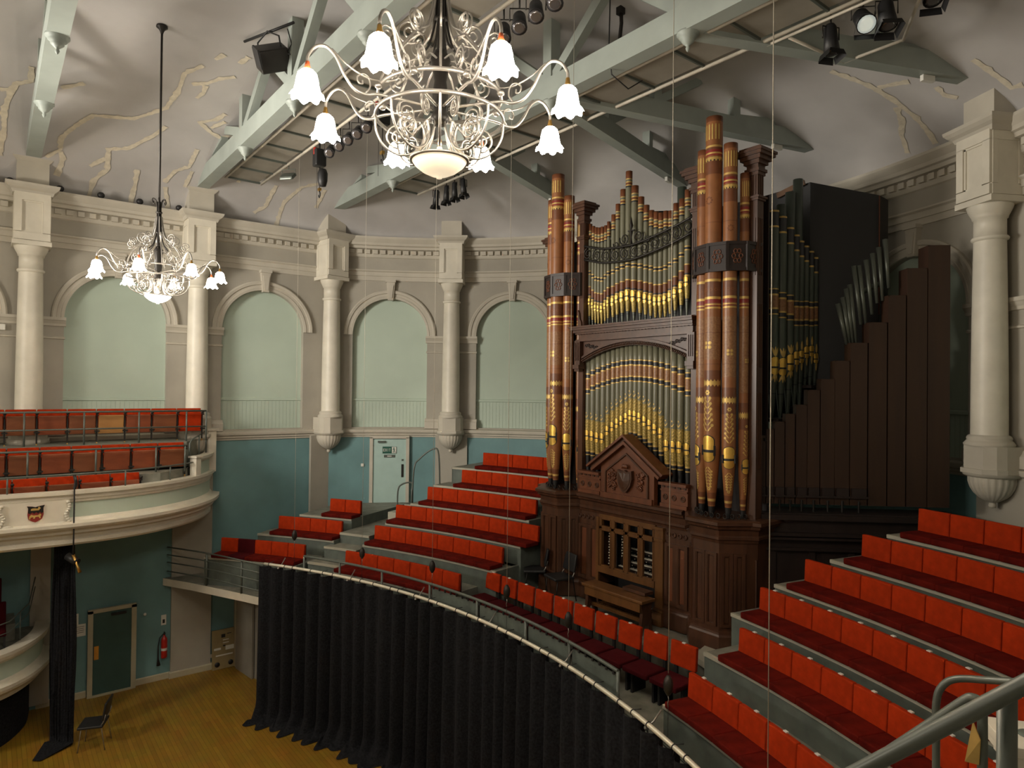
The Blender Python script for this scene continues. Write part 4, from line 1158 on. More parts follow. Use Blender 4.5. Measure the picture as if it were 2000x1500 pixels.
# ------------------------------------------------------------------ the organ
XC=.04; YF=9.26; OZ=2.95
organ=thing('pipe_organ','large dark oak pipe organ with painted pipes, two round towers and a carved gable','organ',(XC,YF,OZ))
OL=(XC,YF,OZ)
def OB(mb,name,m_,par=None,bevel=0,root=None):
    o=mb.build(name,m_,par or root or organ,loc=OL); o.location=(0,0,0); return o
def prof_prism(poly,levels,mi=0):
    """stack of outlines; levels list of (offset,z); poly function e->outline"""
    mb=MB()
    for (e0,z0),(e1,z1) in zip(levels[:-1],levels[1:]):
        a=poly(e0);b=poly(e1);n=len(a)
        mb.add([(x,y,z0) for x,y in a]+[(x,y,z1) for x,y in b],[(i,(i+1)%n,(i+1)%n+n,i+n) for i in range(n)],mi)
    a=poly(levels[-1][0]); mb.add([(x,y,levels[-1][1]) for x,y in a],[tuple(range(len(a)))],mi)
    a=poly(levels[0][0]); mb.add([(x,y,levels[0][1]) for x,y in a],[tuple(range(len(a)))[::-1]],mi)
    return mb
TW=1.86
def outline(e):
    # full plan of the base: centre front, two half-octagon towers and the returns
    def tw(cx): return [(cx-.52-e*.8,YF+.02-e*.2),(cx-.24-e*.45,YF-.30-e),(cx+.24+e*.45,YF-.30-e),(cx+.52+e*.8,YF+.02-e*.2)]
    L=[(XC-TW-.62-e,YF+1.6)]+[(XC-TW-.62-e,YF+.16-e)]+tw(XC-TW)+[(XC-TW+.6,YF-e),(XC+TW-.6,YF-e)]+tw(XC+TW)+[(XC+TW+.62+e,YF+.16-e),(XC+TW+.62+e,YF+1.6)]
    return L
# body with console opening: two side bodies + beam over
def clip(side):
    pts=outline(0)
    return [p for p in pts if (p[0]<XC-.3 if side<0 else p[0]>XC+.3)]
CX0,CX1=-.70,.66       # console opening
Lp=[(XC-TW-.62,YF+1.6)]+outline(0)[1:6]+[(XC-TW+.6,YF),(CX0,YF),(CX0,YF+1.6)]
Rp=[(CX1,YF+1.6),(CX1,YF),(XC+TW-.6,YF)]+outline(0)[8:12]+[(XC+TW+.62,YF+.16),(XC+TW+.62,YF+1.6)]
mb=MB(); mb.prism(Lp,OZ,4.7).prism(Rp,OZ,4.7).prism([(CX0,YF+.8),(CX1,YF+.8),(CX1,YF+1.5),(CX0,YF+1.5)],OZ,4.7).prism([(CX0,YF),(CX1,YF),(CX1,YF+.8),(CX0,YF+.8)],4.62,4.72)
OB(mb,'case_base',M_WOOD)
led=prof_prism(outline,[(0,4.66),(.02,4.66),(.03,4.70),(.05,4.72),(.05,4.76),(.03,4.78),(.04,4.86),(.09,4.89),(.10,4.93),(.14,4.95),(.14,5.0),(.08,5.02)])
OB(led,'base_cornice',M_WOOD)
def plin(side):
    P_=Lp if side<0 else Rp
    c=(sum(p[0] for p in P_)/len(P_),sum(p[1] for p in P_)/len(P_))
    def f(e): return [(x+(e if x>c[0] else -e)*.8*(0 if abs(x-CX0)<.01 or abs(x-CX1)<.01 else 1),y-(e if y<YF+1 else 0)) for x,y in P_]
    return prof_prism(f,[(.05,OZ),(.05,3.22),(.035,3.25),(.03,3.28),(.0,3.30)])
OB(plin(-1),'plinth',M_WOOD); OB(plin(1),'plinth',M_WOOD)
# panels on faces: between p and q
def face_panel(name,p,q,z0,z1,inset,m_f,m_p,depth=.03,par=None):
    p=Vector((*p,0));q=Vector((*q,0));d=q-p;L=d.length;d.normalize();n_=Vector((d.y,-d.x,0))
    if n_.y>0: n_=-n_
    ang=math.atan2(d.y,d.x); c=(p+q)/2
    fr=MB()
    zc=(z0+z1)/2;H=z1-z0
    for s in(-1,1): fr.box(tuple(c+d*s*(L/2-inset/2)+n_*depth/2+Vector((0,0,zc))),(inset,depth,H),rz=ang)
    for s in(-1,1): fr.box(tuple(c+n_*depth/2+Vector((0,0,zc+s*(H/2-inset/2)))),(L-2*inset-.001,depth,inset),rz=ang)
    for s in(-1,1):
        fr.box(tuple(c+d*s*(L/2-inset-.008)+n_*.01+Vector((0,0,zc))),(.016,.022,H-2*inset),rz=ang)
    f=OB(fr,name,m_f,par)
    pn=MB().box(tuple(c+n_*.004+Vector((0,0,zc))),(L-2*inset-.05,.012,H-2*inset-.05),rz=ang)
    OB(pn,'panel_field',m_p,f); return f
for x0,x1 in ((-1.27,-.99),(-.99,-.72),(.86,1.10),(1.10,1.34)):
    face_panel('door_panel',(x0,YF),(x1,YF),3.34,4.4,.055,M_WOOD,M_WOODR)
for s in(-1,1):
    o_=outline(0)
    T_=[(XC+s*TW-.52,YF+.02),(XC+s*TW-.24,YF-.30),(XC+s*TW+.24,YF-.30),(XC+s*TW+.52,YF+.02)]
    for a,b in zip(T_[:-1],T_[1:]):
        A=Vector(a);B=Vector(b)
        n=2 if (B-A).length>.44 else 1
        for k in range(2):
            p=A+(B-A)*(.06+.45*k);q=A+(B-A)*(.49+.45*k)
            face_panel('tower_panel',tuple(p),tuple(q),3.36,4.5,.04,M_WOOD,M_WOOD)
    # console side pilaster in golden oak
# outer return panel of right tower (gold inlay)
face_panel('side_panel',(XC+TW+.54,YF+.145),(XC+TW+.62,YF+.155),3.4,4.4,.012,M_WOOD,M_WOODL)
# golden pilaster to the right of the console
pil=MB().box((.755,YF-.02,3.8),(.17,.05,1.66)).box((.755,YF-.03,4.42),(.2,.08,.05)).box((.755,YF-.03,4.62),(.2,.08,.04)).box((.755,YF-.035,3.2),(.2,.09,.05)).box((.755,YF-.05,3.06),(.21,.1,.24))
OB(pil,'console_pilaster',M_WOODL)
pil=MB().box((-.74,YF-.02,3.8),(.07,.05,1.6)); OB(pil,'console_pilaster',M_WOODL)
# roundels
for xs in ((-1.24,-1.13,-1.02,-.91),(.93,1.05,1.17,1.28)):
    for x in xs:
        mb=MB(); mb.tube([(x+.035*cos(a),YF-.012,4.55+.035*sin(a)) for a in lin(0,2*PI,13)[:-1]],.011,6,closed=True)
        mb.box((x,YF-.002,4.55),(.045,.01,.045)); OB(mb,'roundel',M_WOOD)
# console with glazed doors
cons=MB(); 
bw=(CX1-CX0)/4
cons.box(((CX0+CX1)/2,YF+.0,4.62),(CX1-CX0,.07,.08)).box(((CX0+CX1)/2,YF,4.40),(CX1-CX0,.06,.05)).box(((CX0+CX1)/2,YF-.01,3.62),(CX1-CX0,.09,.12))
for i in range(5):
    x=CX0+bw*i; cons.box((min(max(x,CX0+.03),CX1-.03),YF,4.12),(.07,.06,1.0))
cf=OB(cons,'console_frame',M_WOODL)
for i in range(4):
    xm=CX0+bw*(i+.5)
    fr=MB()
    for s in(-1,1): fr.box((xm+s*(bw/2-.045),YF-.012,4.03),(.03,.05,.72)); fr.box((xm+s*(bw/2-.045),YF-.012,4.5),(.03,.05,.17))
    for z in (3.69,4.37,4.43,4.58): fr.box((xm,YF-.012,z),(bw-.08,.05,.03))
    OB(fr,'glazing_frame',M_WOODL,cf)
back=MB().box(((CX0+CX1)/2,YF+.42,3.95),(CX1-CX0,.02,1.5)); OB(back,'console_back',M_BLACK)
kn=MB().box(((CX0+CX1)/2,YF+.6,3.2),(CX1-CX0,.02,.9)); OB(kn,'knee_board',M_WOODD)
# stops: jamb boards with white knobs
for i,(cols_,rows_n,x0) in enumerate(((3,13,CX0+.07),(2,9,CX0+bw+.06))):
    jb=MB().box((x0+.11,YF+.16,4.02),(.26,.02,.72),rz=rad(-8)); j=OB(jb,'stop_jamb',M_WOODD)
    for r_ in range(rows_n):
        for c2 in range(cols_):
            if (r_+c2)%2 and cols_==3 and c2==1 and r_>11: continue
            xx=x0+.035+.075*c2+(.012 if r_%2 else 0); zz=4.33-.052*r_
            k=MB(); k.lathe([(0,-.012),(.014,-.012),(.017,0),(.013,.01),(0,.012)],(0,0),10)
            v=[(a,c_,b) for a,b,c_ in k.v]
            k.v=[(xx+a,YF+.135-b*1.0,zz+c_*1.0) for a,c_,b in [(p[0],p[1],p[2]) for p in [(q[0],q[1],q[2]) for q in v]]]
            OB(k,'stop_knob',M_KEYS,j)
for m_i in range(4):
    z=3.72+.105*m_i; y=YF+.12+.07*m_i
    kb=MB().box((.14,y+.10,z-.03),(1.0,.2,.03)); kbo=OB(kb,'manual_board',M_WOODD)
    kk=MB().box((.14,y+.05,z),(.96,.10,.018)); OB(kk,'white_keys',M_KEYS,kbo)
    bk=MB().box((.14,y+.105,z+.006),(.96,.012,.012))
    for i in range(40):
        if i%7 in (2,6): continue
        bk.box((-.33+.024*i,y+.075,z+.013),(.011,.055,.014))
    OB(bk,'black_keys',M_BLACK,kbo)
    for i in range(6): OB(MB().lathe([(0,z-.06),(.010,z-.06),(.010,z-.045),(0,z-.045)],(-.2+.14*i,y-.0),8),'thumb_piston',M_KEYS,kbo)
ped=MB()
for i in range(22): ped.box((CX0+.12+.052*i,YF+.1,OZ+.06),(.022,.5,.03))
OB(ped,'pedal_board',M_WOODL)

# ---- pipes
def pipe_body(x,y,z0,zm,zt,r,bands,fn=14,tip=.028):
    """foot from z0 to mouth zm, body to zt; bands: list (zlo,zhi,matindex) over base index 0"""
    zs=sorted(set([z0,zm-.0]+[zt]+[b for t in bands for b in t[:2] if z0<b<zt]))
    zs=[zs[0]]+[q for q in zs[1:]]
    # extra stations on the foot
    def rr(z):
        if z>=zm: return r
        f_=(z-z0)/(zm-z0); return tip+(r-tip)*min(1,f_)**.85
    ex=[]
    for a,b in zip(zs[:-1],zs[1:]):
        ex.append(a)
        if a<zm: ex+= [a+(b-a)*k/3 for k in(1,2)]
    ex.append(zt)
    mis=[]
    for a,b in zip(ex[:-1],ex[1:]):
        c=(a+b)/2; mi=0
        for lo,hi,k in bands:
            if lo<=c<=hi: mi=k
        mis.append(mi)
    prof=[(rr(z),z) for z in ex]+[(r*.86,zt),(r*.86,zt-.05)]; mis+= [mis[-1],mis[-1]]
    mb=MB(); mb.lathe(prof,(x,y),fn,mis=mis)
    return mb,rr
def patchc(mb,x,y,rr,ang,pts,off,mi=0,rings=1):
    """polygon (s,z) wrapped on the pipe surface; s is arc length from the facing angle"""
    cs=sum(p[0] for p in pts)/len(pts); cz=sum(p[1] for p in pts)/len(pts)
    if rings>1:
        q=[]
        for i in range(len(pts)):
            a_,b_=pts[i],pts[(i+1)%len(pts)]; L_=math.hypot(b_[0]-a_[0],b_[1]-a_[1]); k_=max(1,int(L_/.018))
            q+=[(a_[0]+(b_[0]-a_[0])*t_/k_,a_[1]+(b_[1]-a_[1])*t_/k_) for t_ in range(k_)]
        pts=q
    def w(s,z):
        R_=rr(z); a=ang+s/max(R_,.02); return (x+(R_+off)*sin(a),y-(R_+off)*cos(a),z)
    n=len(pts); vs_=[w(cs,cz)]; fs=[(0,i+1,(i+1)%n+1) for i in range(n)]
    for k in range(1,rings+1):
        f_=k/rings
        vs_+=[w(cs+(s-cs)*f_,cz+(z-cz)*f_) for s,z in pts]
        if k>1:
            o=1+(k-2)*n; q=o+n
            fs+=[(o+i,o+(i+1)%n,q+(i+1)%n,q+i) for i in range(n)]
    mb.add(vs_,fs,mi)
def mouth(x,y,rr,ang,zm,r,par,scale=1):
    w=r*.80; h=r*1.55
    mb=MB()
    g_=.16*r
    up_=[(-w,zm+g_),(w,zm+g_)]+[(w,zm+r*1.25)]+[(w*cos(a),zm+r*1.25+r*.6*sin(a)) for a in lin(0.1,PI-.1,9)]+[(-w,zm+r*1.25)]
    lo_=[(w,zm-g_)]+[(-w,zm-g_)]+[(-w,zm-r*.7)]+[(-w*cos(a),zm-r*.7-r*.6*sin(a)) for a in lin(0.1,PI-.1,9)]+[(w,zm-r*.7)]
    def sc(L,k,dz): 
        cx=0; cz=sum(p[1] for p in L)/len(L); return [(p[0]*k,cz+(p[1]-cz)*k) for p in L]
    for sub_ in (up_,lo_): 
        patchc(mb,x,y,rr,ang,sc(sub_,1.16,0),.003,1,5)
    e=.014*r/.1
    patchc(mb,x,y,rr,ang,[(-w*1.15,zm-.03),(w*1.15,zm-.03),(w*1.15,zm+.03),(-w*1.15,zm+.03)],.0045,1,5)
    patchc(mb,x,y,rr,ang,sc(up_,1,0),.007,0,5); patchc(mb,x,y,rr,ang,sc(lo_,1,0),.007,0,5)
    for s in(-1,1):   # ears
        a=ang+s*w*1.08/r; xx=x+(r+.01)*sin(a); yy=y-(r+.01)*cos(a)
        mb.box((xx,yy,zm+.01),(.02*r/.1+.004,.02*r/.1+.004,.12*r/.1),rz=a,mi=1)
    return OB(mb,'pipe_mouth',[M_GOLD,M_BLACK],par)
def leaf(mb,x,y,rr,ang,s0,z0,L,wd,th,off=.004,mi=2):
    pts=[]
    for a in lin(0,2*PI,9)[:-1]:
        u=L/2*cos(a)+L/2; v=wd*sin(a)*(1-.3*cos(a))
        pts.append((s0+u*cos(th)-v*sin(th),z0+u*sin(th)+v*cos(th)))
    patchc(mb,x,y,rr,ang,pts,off,mi)
def foliage(mb,x,y,rr,ang,zb,H,r,down=False):
    """gilt plant: paired curling leaves on a stem topped by a round flower"""
    sg=-1 if down else 1; n=6
    for k in range(n):
        z=zb+sg*H*(.04+.13*k); sp=r*.82*(1-.09*k)
        for s in(-1,1):
            leaf(mb,x,y,rr,ang,s*r*.05,z,r*.85*(1-.06*k),r*.085,(PI/2-s*rad(38)) if not down else (-PI/2+s*rad(38)))
            cx_=s*sp*.72; cz_=z+sg*r*.75*(1-.05*k)
            pts=[(cx_+r*.19*cos(a),cz_+r*.19*sin(a)) for a in lin(0,2*PI,9)[:-1]]; patchc(mb,x,y,rr,ang,pts,.0045,2)
    zt_=zb+sg*H*.92
    for a in lin(0,2*PI,7)[:-1]:
        cx_=r*.2*cos(a);cz_=zt_+r*.2*sin(a)
        pts=[(cx_+r*.13*cos(b),cz_+r*.13*sin(b)) for b in lin(0,2*PI,7)[:-1]]; patchc(mb,x,y,rr,ang,pts,.005,2)
# tower pipes  mats: 0 brown 1 dark brown 2 gold 3 red 4 speckle 5 black
TM=[M_PBROWN,M_PBROWN2,M_GOLDP,M_PRED,M_PSPECK,M_BLACK]
def tower_pipe(x,y,ang,zt,zm,r,sc):
    b=[(zt-.09,zt,1),(zt-.50,zt-.47,2),(zt-.54,zt-.51,1),(zt-.58,zt-.54,3),(zt-.61,zt-.585,2),(zt-.635,zt-.61,3),(zt-.70,zt-.66,2),(zt-.72,zt-.70,5),(zt-.93,zt-.72,1),
       (8.76,8.80,2),(8.52,8.76,1),(8.48,8.52,2),(8.42,8.48,3),(8.385,8.405,2),(8.37,8.385,3),(8.33,8.355,2),
       (zm+1.15*sc+.3,8.2,4)]
    b=[t for t in b if t[0]<t[1]]
    g=zm+1.08*sc
    b+=[(g-.03,g+.03,2),(g+.03,g+.2,1),(g-.22,g-.03,1),(zm-.75*sc,zm-.66*sc,1),(zm-.80*sc,zm-.76*sc,2),(zm-.86*sc,zm-.80*sc,1),(4.9,zm-.88*sc,5)]
    for z in (7.95,7.45,9.9-.2): b.append((z-.004,z+.004,1))
    mb,rr=pipe_body(x,y,5.0,zm,zt,r,b,22,tip=.032)
    foliage(mb,x,y,rr,ang,zm+r*2.15,.70*sc,r)
    foliage(mb,x,y,rr,ang,zm-r*1.75,.40*sc,r*.75,True)
    gl=mb
    n=7
    for k in range(n):  # gilt flutes near the top
        a=ang+rad(-66+22*k)
        for q in (0,):
            pts=[((a-ang)*r-r*.09,zt-.38),((a-ang)*r+r*.09,zt-.38),((a-ang)*r+r*.09,zt-.15),((a-ang)*r,zt-.125),((a-ang)*r-r*.09,zt-.15)]
            patchc(gl,x,y,rr,ang,pts,.004,2)
    for k in range(9): # scallops
        s0=(k-4)*r*.42; pts=[(s0-r*.2,zt-.66),(s0+r*.2,zt-.66),(s0+r*.1,zt-.725),(s0-r*.1,zt-.725)]; patchc(gl,x,y,rr,ang,pts,.003,2)
        for zz in (g+.03,g-.03): 
            pts=[(s0-r*.15,zz),(s0,zz+(.03 if zz>g else -.03)),(s0+r*.15,zz)]; patchc(gl,x,y,rr,ang,pts,.003,2)
    zf=zm+1.68
    for a in (45,135,225,315):    # four petals
        a=rad(a); cx_=r*.36*cos(a);cz_=zf+r*.36*sin(a)
        patchc(gl,x,y,rr,ang,[(cx_+r*.22*cos(b_),cz_+r*.22*sin(b_)) for b_ in lin(0,2*PI,8)[:-1]],.004,2)
    dk=mb; zf=zt-1.35+.0
    for a in range(8):
        a=a*PI/4; cx_=r*.38*cos(a);cz_=zf+r*.38*sin(a)
        patchc(dk,x,y,rr,ang,[(cx_+r*.12*cos(b_),cz_+r*.12*sin(b_)) for b_ in lin(0,2*PI,7)[:-1]],.004,1)
    # diaper band under the collar
    for k in range(6):
        s0=(k-2.5)*r*.62
        for c_ in range(6):
            a=c_*PI/3; patchc(dk,x,y,rr,ang,[(s0+r*.17*cos(a)+r*.07*cos(b_),8.63+r*.17*sin(a)+r*.07*sin(b_)) for b_ in lin(0,2*PI,6)[:-1]],.004,0)
    o=OB(mb,'tower_pipe',TM)
    mouth(x,y,rr,ang,zm,r,o)
for s in(-1,1):
    cx=XC+s*TW; cy=9.5; R_=.40
    for a,zt,zm,r,sc in ((-72,10.47,5.80,.075,.76),(-38,10.95,5.93,.108,.86),(0,11.40,6.05,.132,1),(38,10.93,5.93,.108,.86),(72,10.47,5.80,.075,.76)):
        a=rad(a); tower_pipe(cx+R_*sin(a),cy-R_*cos(a),a,zt,zm+.02,r,sc)
    # carved collar round the pipes
    mb=MB(); col=MB()
    N=7; angs=lin(rad(-96),rad(96),N); Rc=.56
    P_=[(cx+Rc*sin(a)*1.0,cy-Rc*cos(a)*.98) for a in angs]
    for (x0,y0),(x1,y1) in zip(P_[:-1],P_[1:]):
        L=math.hypot(x1-x0,y1-y0); an=math.atan2(y1-y0,x1-x0); c=((x0+x1)/2,(y0+y1)/2)
        for z,h in ((9.34,.05),(8.93,.05)): mb.box((*c,z),(L+.02,.04,h),rz=an)
        mb.box((x0,y0,9.135),(.045,.045,.45),rz=an)
        mb.box((*c,9.135),(L-.02,.012,.38),rz=an)
        nx,ny=sin(an),-cos(an)
        for q in range(6):
            aa=q*PI/3
            col.tube([(c[0]+cos(an)*(.055*cos(aa)+.03*cos(aa+t)) +nx*.012, c[1]+sin(an)*(.055*cos(aa)+.03*cos(aa+t))+ny*.012, 9.135+.085*sin(aa)+.035*sin(aa+t)) for t in lin(0,2*PI,8)[:-1]],.008,5,closed=True)
    o=OB(mb,'carved_collar',M_WOODD); OB(col,'collar_carving',M_WOODR,o)
    # cast bases round the feet
    for k in range(14):
        a=rad(-85+13*k); cr=MB()
        cr.tube([(cx+.47*sin(a)+.035*cos(t),cy-.47*cos(a),5.06+.04*sin(t)) for t in lin(0,2*PI,8)[:-1]],.008,5,closed=True)
        OB(cr,'cresting_ring',M_DARKMET)
# posts
def post(x,ztop,w,y=YF+.1,label=None):
    mb=MB(); mb.box((x,y,(5.0+ztop-.45)/2),(w,w,ztop-.45-5.0))
    for z in (10.05,): mb.box((x,y,z),(w+.05,w+.05,.04)); mb.box((x,y,z+.03),(w+.09,w+.09,.03))
    for k in(-1,0,1):
        mb.box((x+k*w*.28,y-w/2-.004,10.35),(w*.1,.012,.45)); mb.box((x+w/2+.004,y+k*w*.28,10.35),(.012,w*.1,.45))
        mb.box((x+k*w*.28,y-w/2-.004,9.3),(w*.1,.012,.9)); mb.box((x+w/2+.004,y+k*w*.28,9.3),(.012,w*.1,.9))
        mb.box((x+w/2+.004,y+k*w*.28,7.9),(.012,w*.1,1.0)); mb.box((x+w/2+.004,y+k*w*.28,6.4),(.012,w*.1,1.2))
    zz=ztop-.45
    for e,z0,z1 in ((.02,zz,zz+.05),(.04,zz+.05,zz+.1),(.015,zz+.1,zz+.17),(.05,zz+.17,zz+.23),(.09,zz+.23,zz+.29),(.13,zz+.29,zz+.34),(.15,zz+.34,zz+.38),(.10,zz+.38,zz+.42)):
        mb.box((x,y,(z0+z1)/2),(w+2*e,w+2*e,z1-z0))
    return OB(mb,'case_post',M_WOOD)
post(XC-1.36,10.80,.13); post(XC+1.36,10.80,.13); post(XC+TW+.48,10.88,.17,9.52); post(XC-TW-.5,10.3,.17,9.52)
# lower pipe screen
LM=[M_POLIVE,M_PDARK,M_GOLDP,M_PSPECK,M_GOLDG,M_BLACK,M_PRED]
for i,(x,zm,zb) in enumerate(LOW_):
    r=.058 if abs(i-9.5)<6 else .066
    zt=min(7.98,zb+.36)
    b=[(zb-.02,zb+.0,2),(zb-.09,zb-.02,1),(zb-.115,zb-.09,2),(zb-.30,zb-.115,3),(zb-.325,zb-.30,2),(zb-.39,zb-.325,1),(zb-.41,zb-.39,2),
       (zm-.28,zm+.33,4),(zm-.31,zm-.28,2),(zm-.36,zm-.31,1),(zm-.38,zm-.36,2),(4.9,zm-.38,5)]
    mb,rr=pipe_body(x,9.42,5.02,zm,zt,r,b,14,tip=.018)
    g=mb
    for s in(-1,1):
        leaf(g,x,9.42,rr,0,0,zm+.36,.07,.010,PI/2-s*.6)
        for k in range(3): leaf(g,x,9.42,rr,0,s*.008,zm+.14+.06*k,.06,.008,PI/2-s*.75)
        for k in range(3): leaf(g,x,9.42,rr,0,s*.004,zm-.10-.05*k,.045,.007,-PI/2+s*.7)
    patchc(g,x,9.42,rr,0,[(.014*cos(a),zm+.46+.016*sin(a)) for a in lin(0,2*PI,8)[:-1]],.004,2)
    o=OB(mb,'screen_pipe',LM); mouth(x,9.42,rr,0,zm,r,o)
# upper pipe screen: mats 0 olive 1 dark 2 gold 3 red/brown 4 gold body
UM=[M_POLIVE,M_PDARK,M_GOLDP,M_PBROWN2,M_GOLDG,M_ZINC,M_PRED]
tx=[p[0] for p in UPT_]
def interp(x,T):
    if x<=T[0][0]: return T[0][1]
    for (a,za),(b,zb) in zip(T[:-1],T[1:]):
        if a<=x<=b: return za+(zb-za)*(x-a)/(b-a)
    return T[-1][1]
upx=[p[0] for p in UPM_]
for i,(x,zm) in enumerate(UPM_):
    gap=min(abs(x-upx[j]) for j in (i-1,i+1) if 0<=j<len(upx))
    r=gap*.46
    j=min(range(len(tx)),key=lambda k:abs(tx[k]-x)); zt=UPT_[j][1]
    if i==0: zt=10.46
    bz=zm+.55
    b=[(zt-.14,zt,3),(zt-.16,zt-.145,2),(zt-.22,zt-.20,2),(zt-.26,zt-.22,3),(zt-.28,zt-.26,2),(zt-.31,zt-.28,1),
       (bz,bz+.02,2),(bz+.02,bz+.06,1),(bz+.06,bz+.08,2),(zm+.16,zm+.30,3),(zm+.30,zm+.32,2),(zm+.11,zm+.13,2),(zm+.13,zm+.16,1),(zm-.28,zm+.11,4),(zm-.30,zm-.28,1),(zm-.32,zm-.30,5),(zm-.34,zm-.32,1),(8.0,zm-.34,5)]
    mb,rr=pipe_body(x,9.45,8.26,zm,zt,r,b,14,tip=.010)
    o=OB(mb,'upper_pipe',UM); mouth(x,9.45,rr,0,zm,r,o)
# plain tall pipes behind the upper screen
for x,y,zt,r in ((.62,9.95,10.75,.085),(-1.2,10.1,10.35,.06),(.2,10.1,10.3,.06)):
    mb,rr=pipe_body(x,y,8.3,8.8,zt,r,[],16); OB(mb,'plain_pipe',M_PGREEN)
# arch, entablature and shelf
def za(x): 
    t=(x-XC)/1.3; return 7.86-.30*t*t
xs=lin(XC-1.34,XC+1.34,31)
mb=MB()
for a,b in zip(xs[:-1],xs[1:]):
    for y0,y1 in ((YF+.02,YF+.14),):
        A=[(a,y0,za(a)),(b,y0,za(b)),(b,y0,8.04),(a,y0,8.04),(a,y1,za(a)),(b,y1,za(b))]
        mb.add(A,[(0,1,2,3),(0,1,5,4)])
OB(mb,'arch_spandrel',M_WOOD)
ar=MB()
for off_,w_,dy in ((.02,.05,-.0),(.09,.04,-.02),):
    rows_=[]
    for x in xs:
        z=za(x)+off_; rows_.append([(x,YF+.03+dy,z-w_/2),(x,YF-.01+dy,z-w_/2),(x,YF-.01+dy,z+w_/2),(x,YF+.03+dy,z+w_/2)])
    ar.grid(rows_)
ar_o=OB(ar,'arch_moulding',M_WOOD)
rp=MB()
for k in range(74):
    x=XC-1.3+2.6*k/73; z=za(x)+.03; rp.tube([(x-.016,YF-.03,z-.026),(x+.016,YF-.03,z+.026)],.011,5)
OB(rp,'rope_moulding',M_WOOD,ar_o)
for s in(-1,1):
    fo=MB()
    for k in range(9):
        x=XC+s*(1.18-.055*k); z=7.78+.11*(1-k/9.)+.02*(k%2)
        fo.tube([(x+.035*cos(t)*(1-t/9),YF,z+.035*sin(t)*(1-t/9)) for t in lin(0,6,9)],.009,5)
    OB(fo,'spandrel_carving',M_WOODD)
    fl=MB().box((XC+s*1.36,YF-.0,7.75),(.15,.14,.5)).box((XC+s*1.36,YF-.02,7.48),(.17,.18,.08)).box((XC+s*1.36,YF-.01,7.42),(.13,.14,.06))
    for k in(-1,0,1): fl.box((XC+s*1.36+k*.04,YF-.075,7.78),(.016,.02,.36))
    OB(fl,'fluted_bracket',M_WOOD)
    br=MB(); pts=[(0,8.30),(0.10,8.30),(.09,8.38),(.05,8.44),(.035,8.56),(0,8.62)]
    br.prism([( -s*a,b) for a,b in pts],YF+.0,YF+.1,f=lambda a,b,h:(XC+s*1.42+a+0*s,h,b)); OB(br,'side_console',M_WOOD)
en=MB()
def bx(z0,z1,e): en.box((XC,YF+.12-e/2,(z0+z1)/2),(2.74+e*1.2,.28+e,z1-z0))
for z0,z1,e in ((7.98,8.02,.05),(8.02,8.12,.0),(8.12,8.15,.06),(8.15,8.20,.10),(8.20,8.24,.16),(8.24,8.27,.19)): bx(z0,z1,e)
eno=OB(en,'shelf_cornice',M_WOOD)
de=MB()
for k in range(36): de.box((XC-1.36+2.72*k/35,YF-.045,8.135),(.04,.05,.04))
OB(de,'dentil_row',M_WOOD,eno)
# scroll band across the upper pipes
def zu(x):
    return interp(x,[(-1.3,9.90),(-.8,9.76),(-.38,9.72),(.0,9.71),(.25,9.74),(.6,9.80),(1.0,9.88),(1.36,9.98)])
def zl(x): return zu(x)-.27
sc=MB(); X=lin(XC-1.3,XC+1.3,27)
sc.tube([(x,YF+.05,zu(x)) for x in X],.022,6); sc.tube([(x,YF+.05,zl(x)) for x in X],.022,6)
sco=OB(sc,'scroll_rail',M_DARKMET)
def spiral(cx,cz,r0,turns,sgn,y=YF+.05,a0=0,w=.014):
    pts=[]
    n=int(14*turns)
    for i in range(n+1):
        t=i/n; a=a0+sgn*2*PI*turns*t; r_=r0*(1-t*.88); pts.append((cx+r_*cos(a),y,cz+r_*sin(a)))
    return MB().tube(pts,[w*(1-.5*i/n) for i in range(n+1)],6)
nS=11
for k in range(nS):
    x=XC-1.2+2.4*k/(nS-1); z=(zu(x)+zl(x))/2
    OB(spiral(x,z,.115,2.0,1 if k<nS/2 else -1,a0=rad(100)),'iron_scroll',M_DARKMET,sco)
for s in(-1,1):
    OB(spiral(-.03+s*.17,zu(0)+.14,.12,1.9,-s,a0=rad(90-s*70)),'iron_scroll',M_DARKMET,sco)
    OB(spiral(-.03+s*.38,zu(0)+.07,.07,1.5,-s,a0=rad(90-s*70)),'iron_scroll',M_DARKMET,sco)
OB(MB().lathe([(.03,9.72),(.012,9.85),(.03,9.95),(.012,10.0),(.035,10.07),(.0,10.24)],(-.03,YF+.05),8).box((-.03,YF+.05,9.98),(.16,.02,.02)),'finial',M_DARKMET,sco)
# sill panels, gable with shield
for x0,x1 in ((XC-1.30,XC-.72),(XC+.74,XC+1.30)):
    sl=MB().box(((x0+x1)/2,YF+.02,5.21),(x1-x0,.1,.42)).box(((x0+x1)/2,YF-.01,5.42),(x1-x0+.02,.18,.05)).box(((x0+x1)/2,YF-.035,5.31),(x1-x0,.04,.025)).box(((x0+x1)/2,YF-.04,5.045),(x1-x0,.05,.07))
    o=OB(sl,'sill_panel',M_WOODR)
    for k in range(5): OB(MB().box((x0+(x1-x0)*(k+.5)/5,YF-.035,5.365),(.05,.02,.03)),'sill_block',M_WOOD,o)
    for k in range(3):
        x=x0+(x1-x0)*(k+.5)/3; rs=MB()
        rs.tube([(x+.042*cos(a),YF-.035,5.19+.042*sin(a)) for a in lin(0,2*PI,13)[:-1]],.012,6,closed=True)
        for q in range(4): rs.box((x+.018*cos(q*PI/2),YF-.033,5.19+.018*sin(q*PI/2)),(.014,.015,.014))
        OB(rs,'sill_rosette',M_WOOD,o)
XG=XC+.0
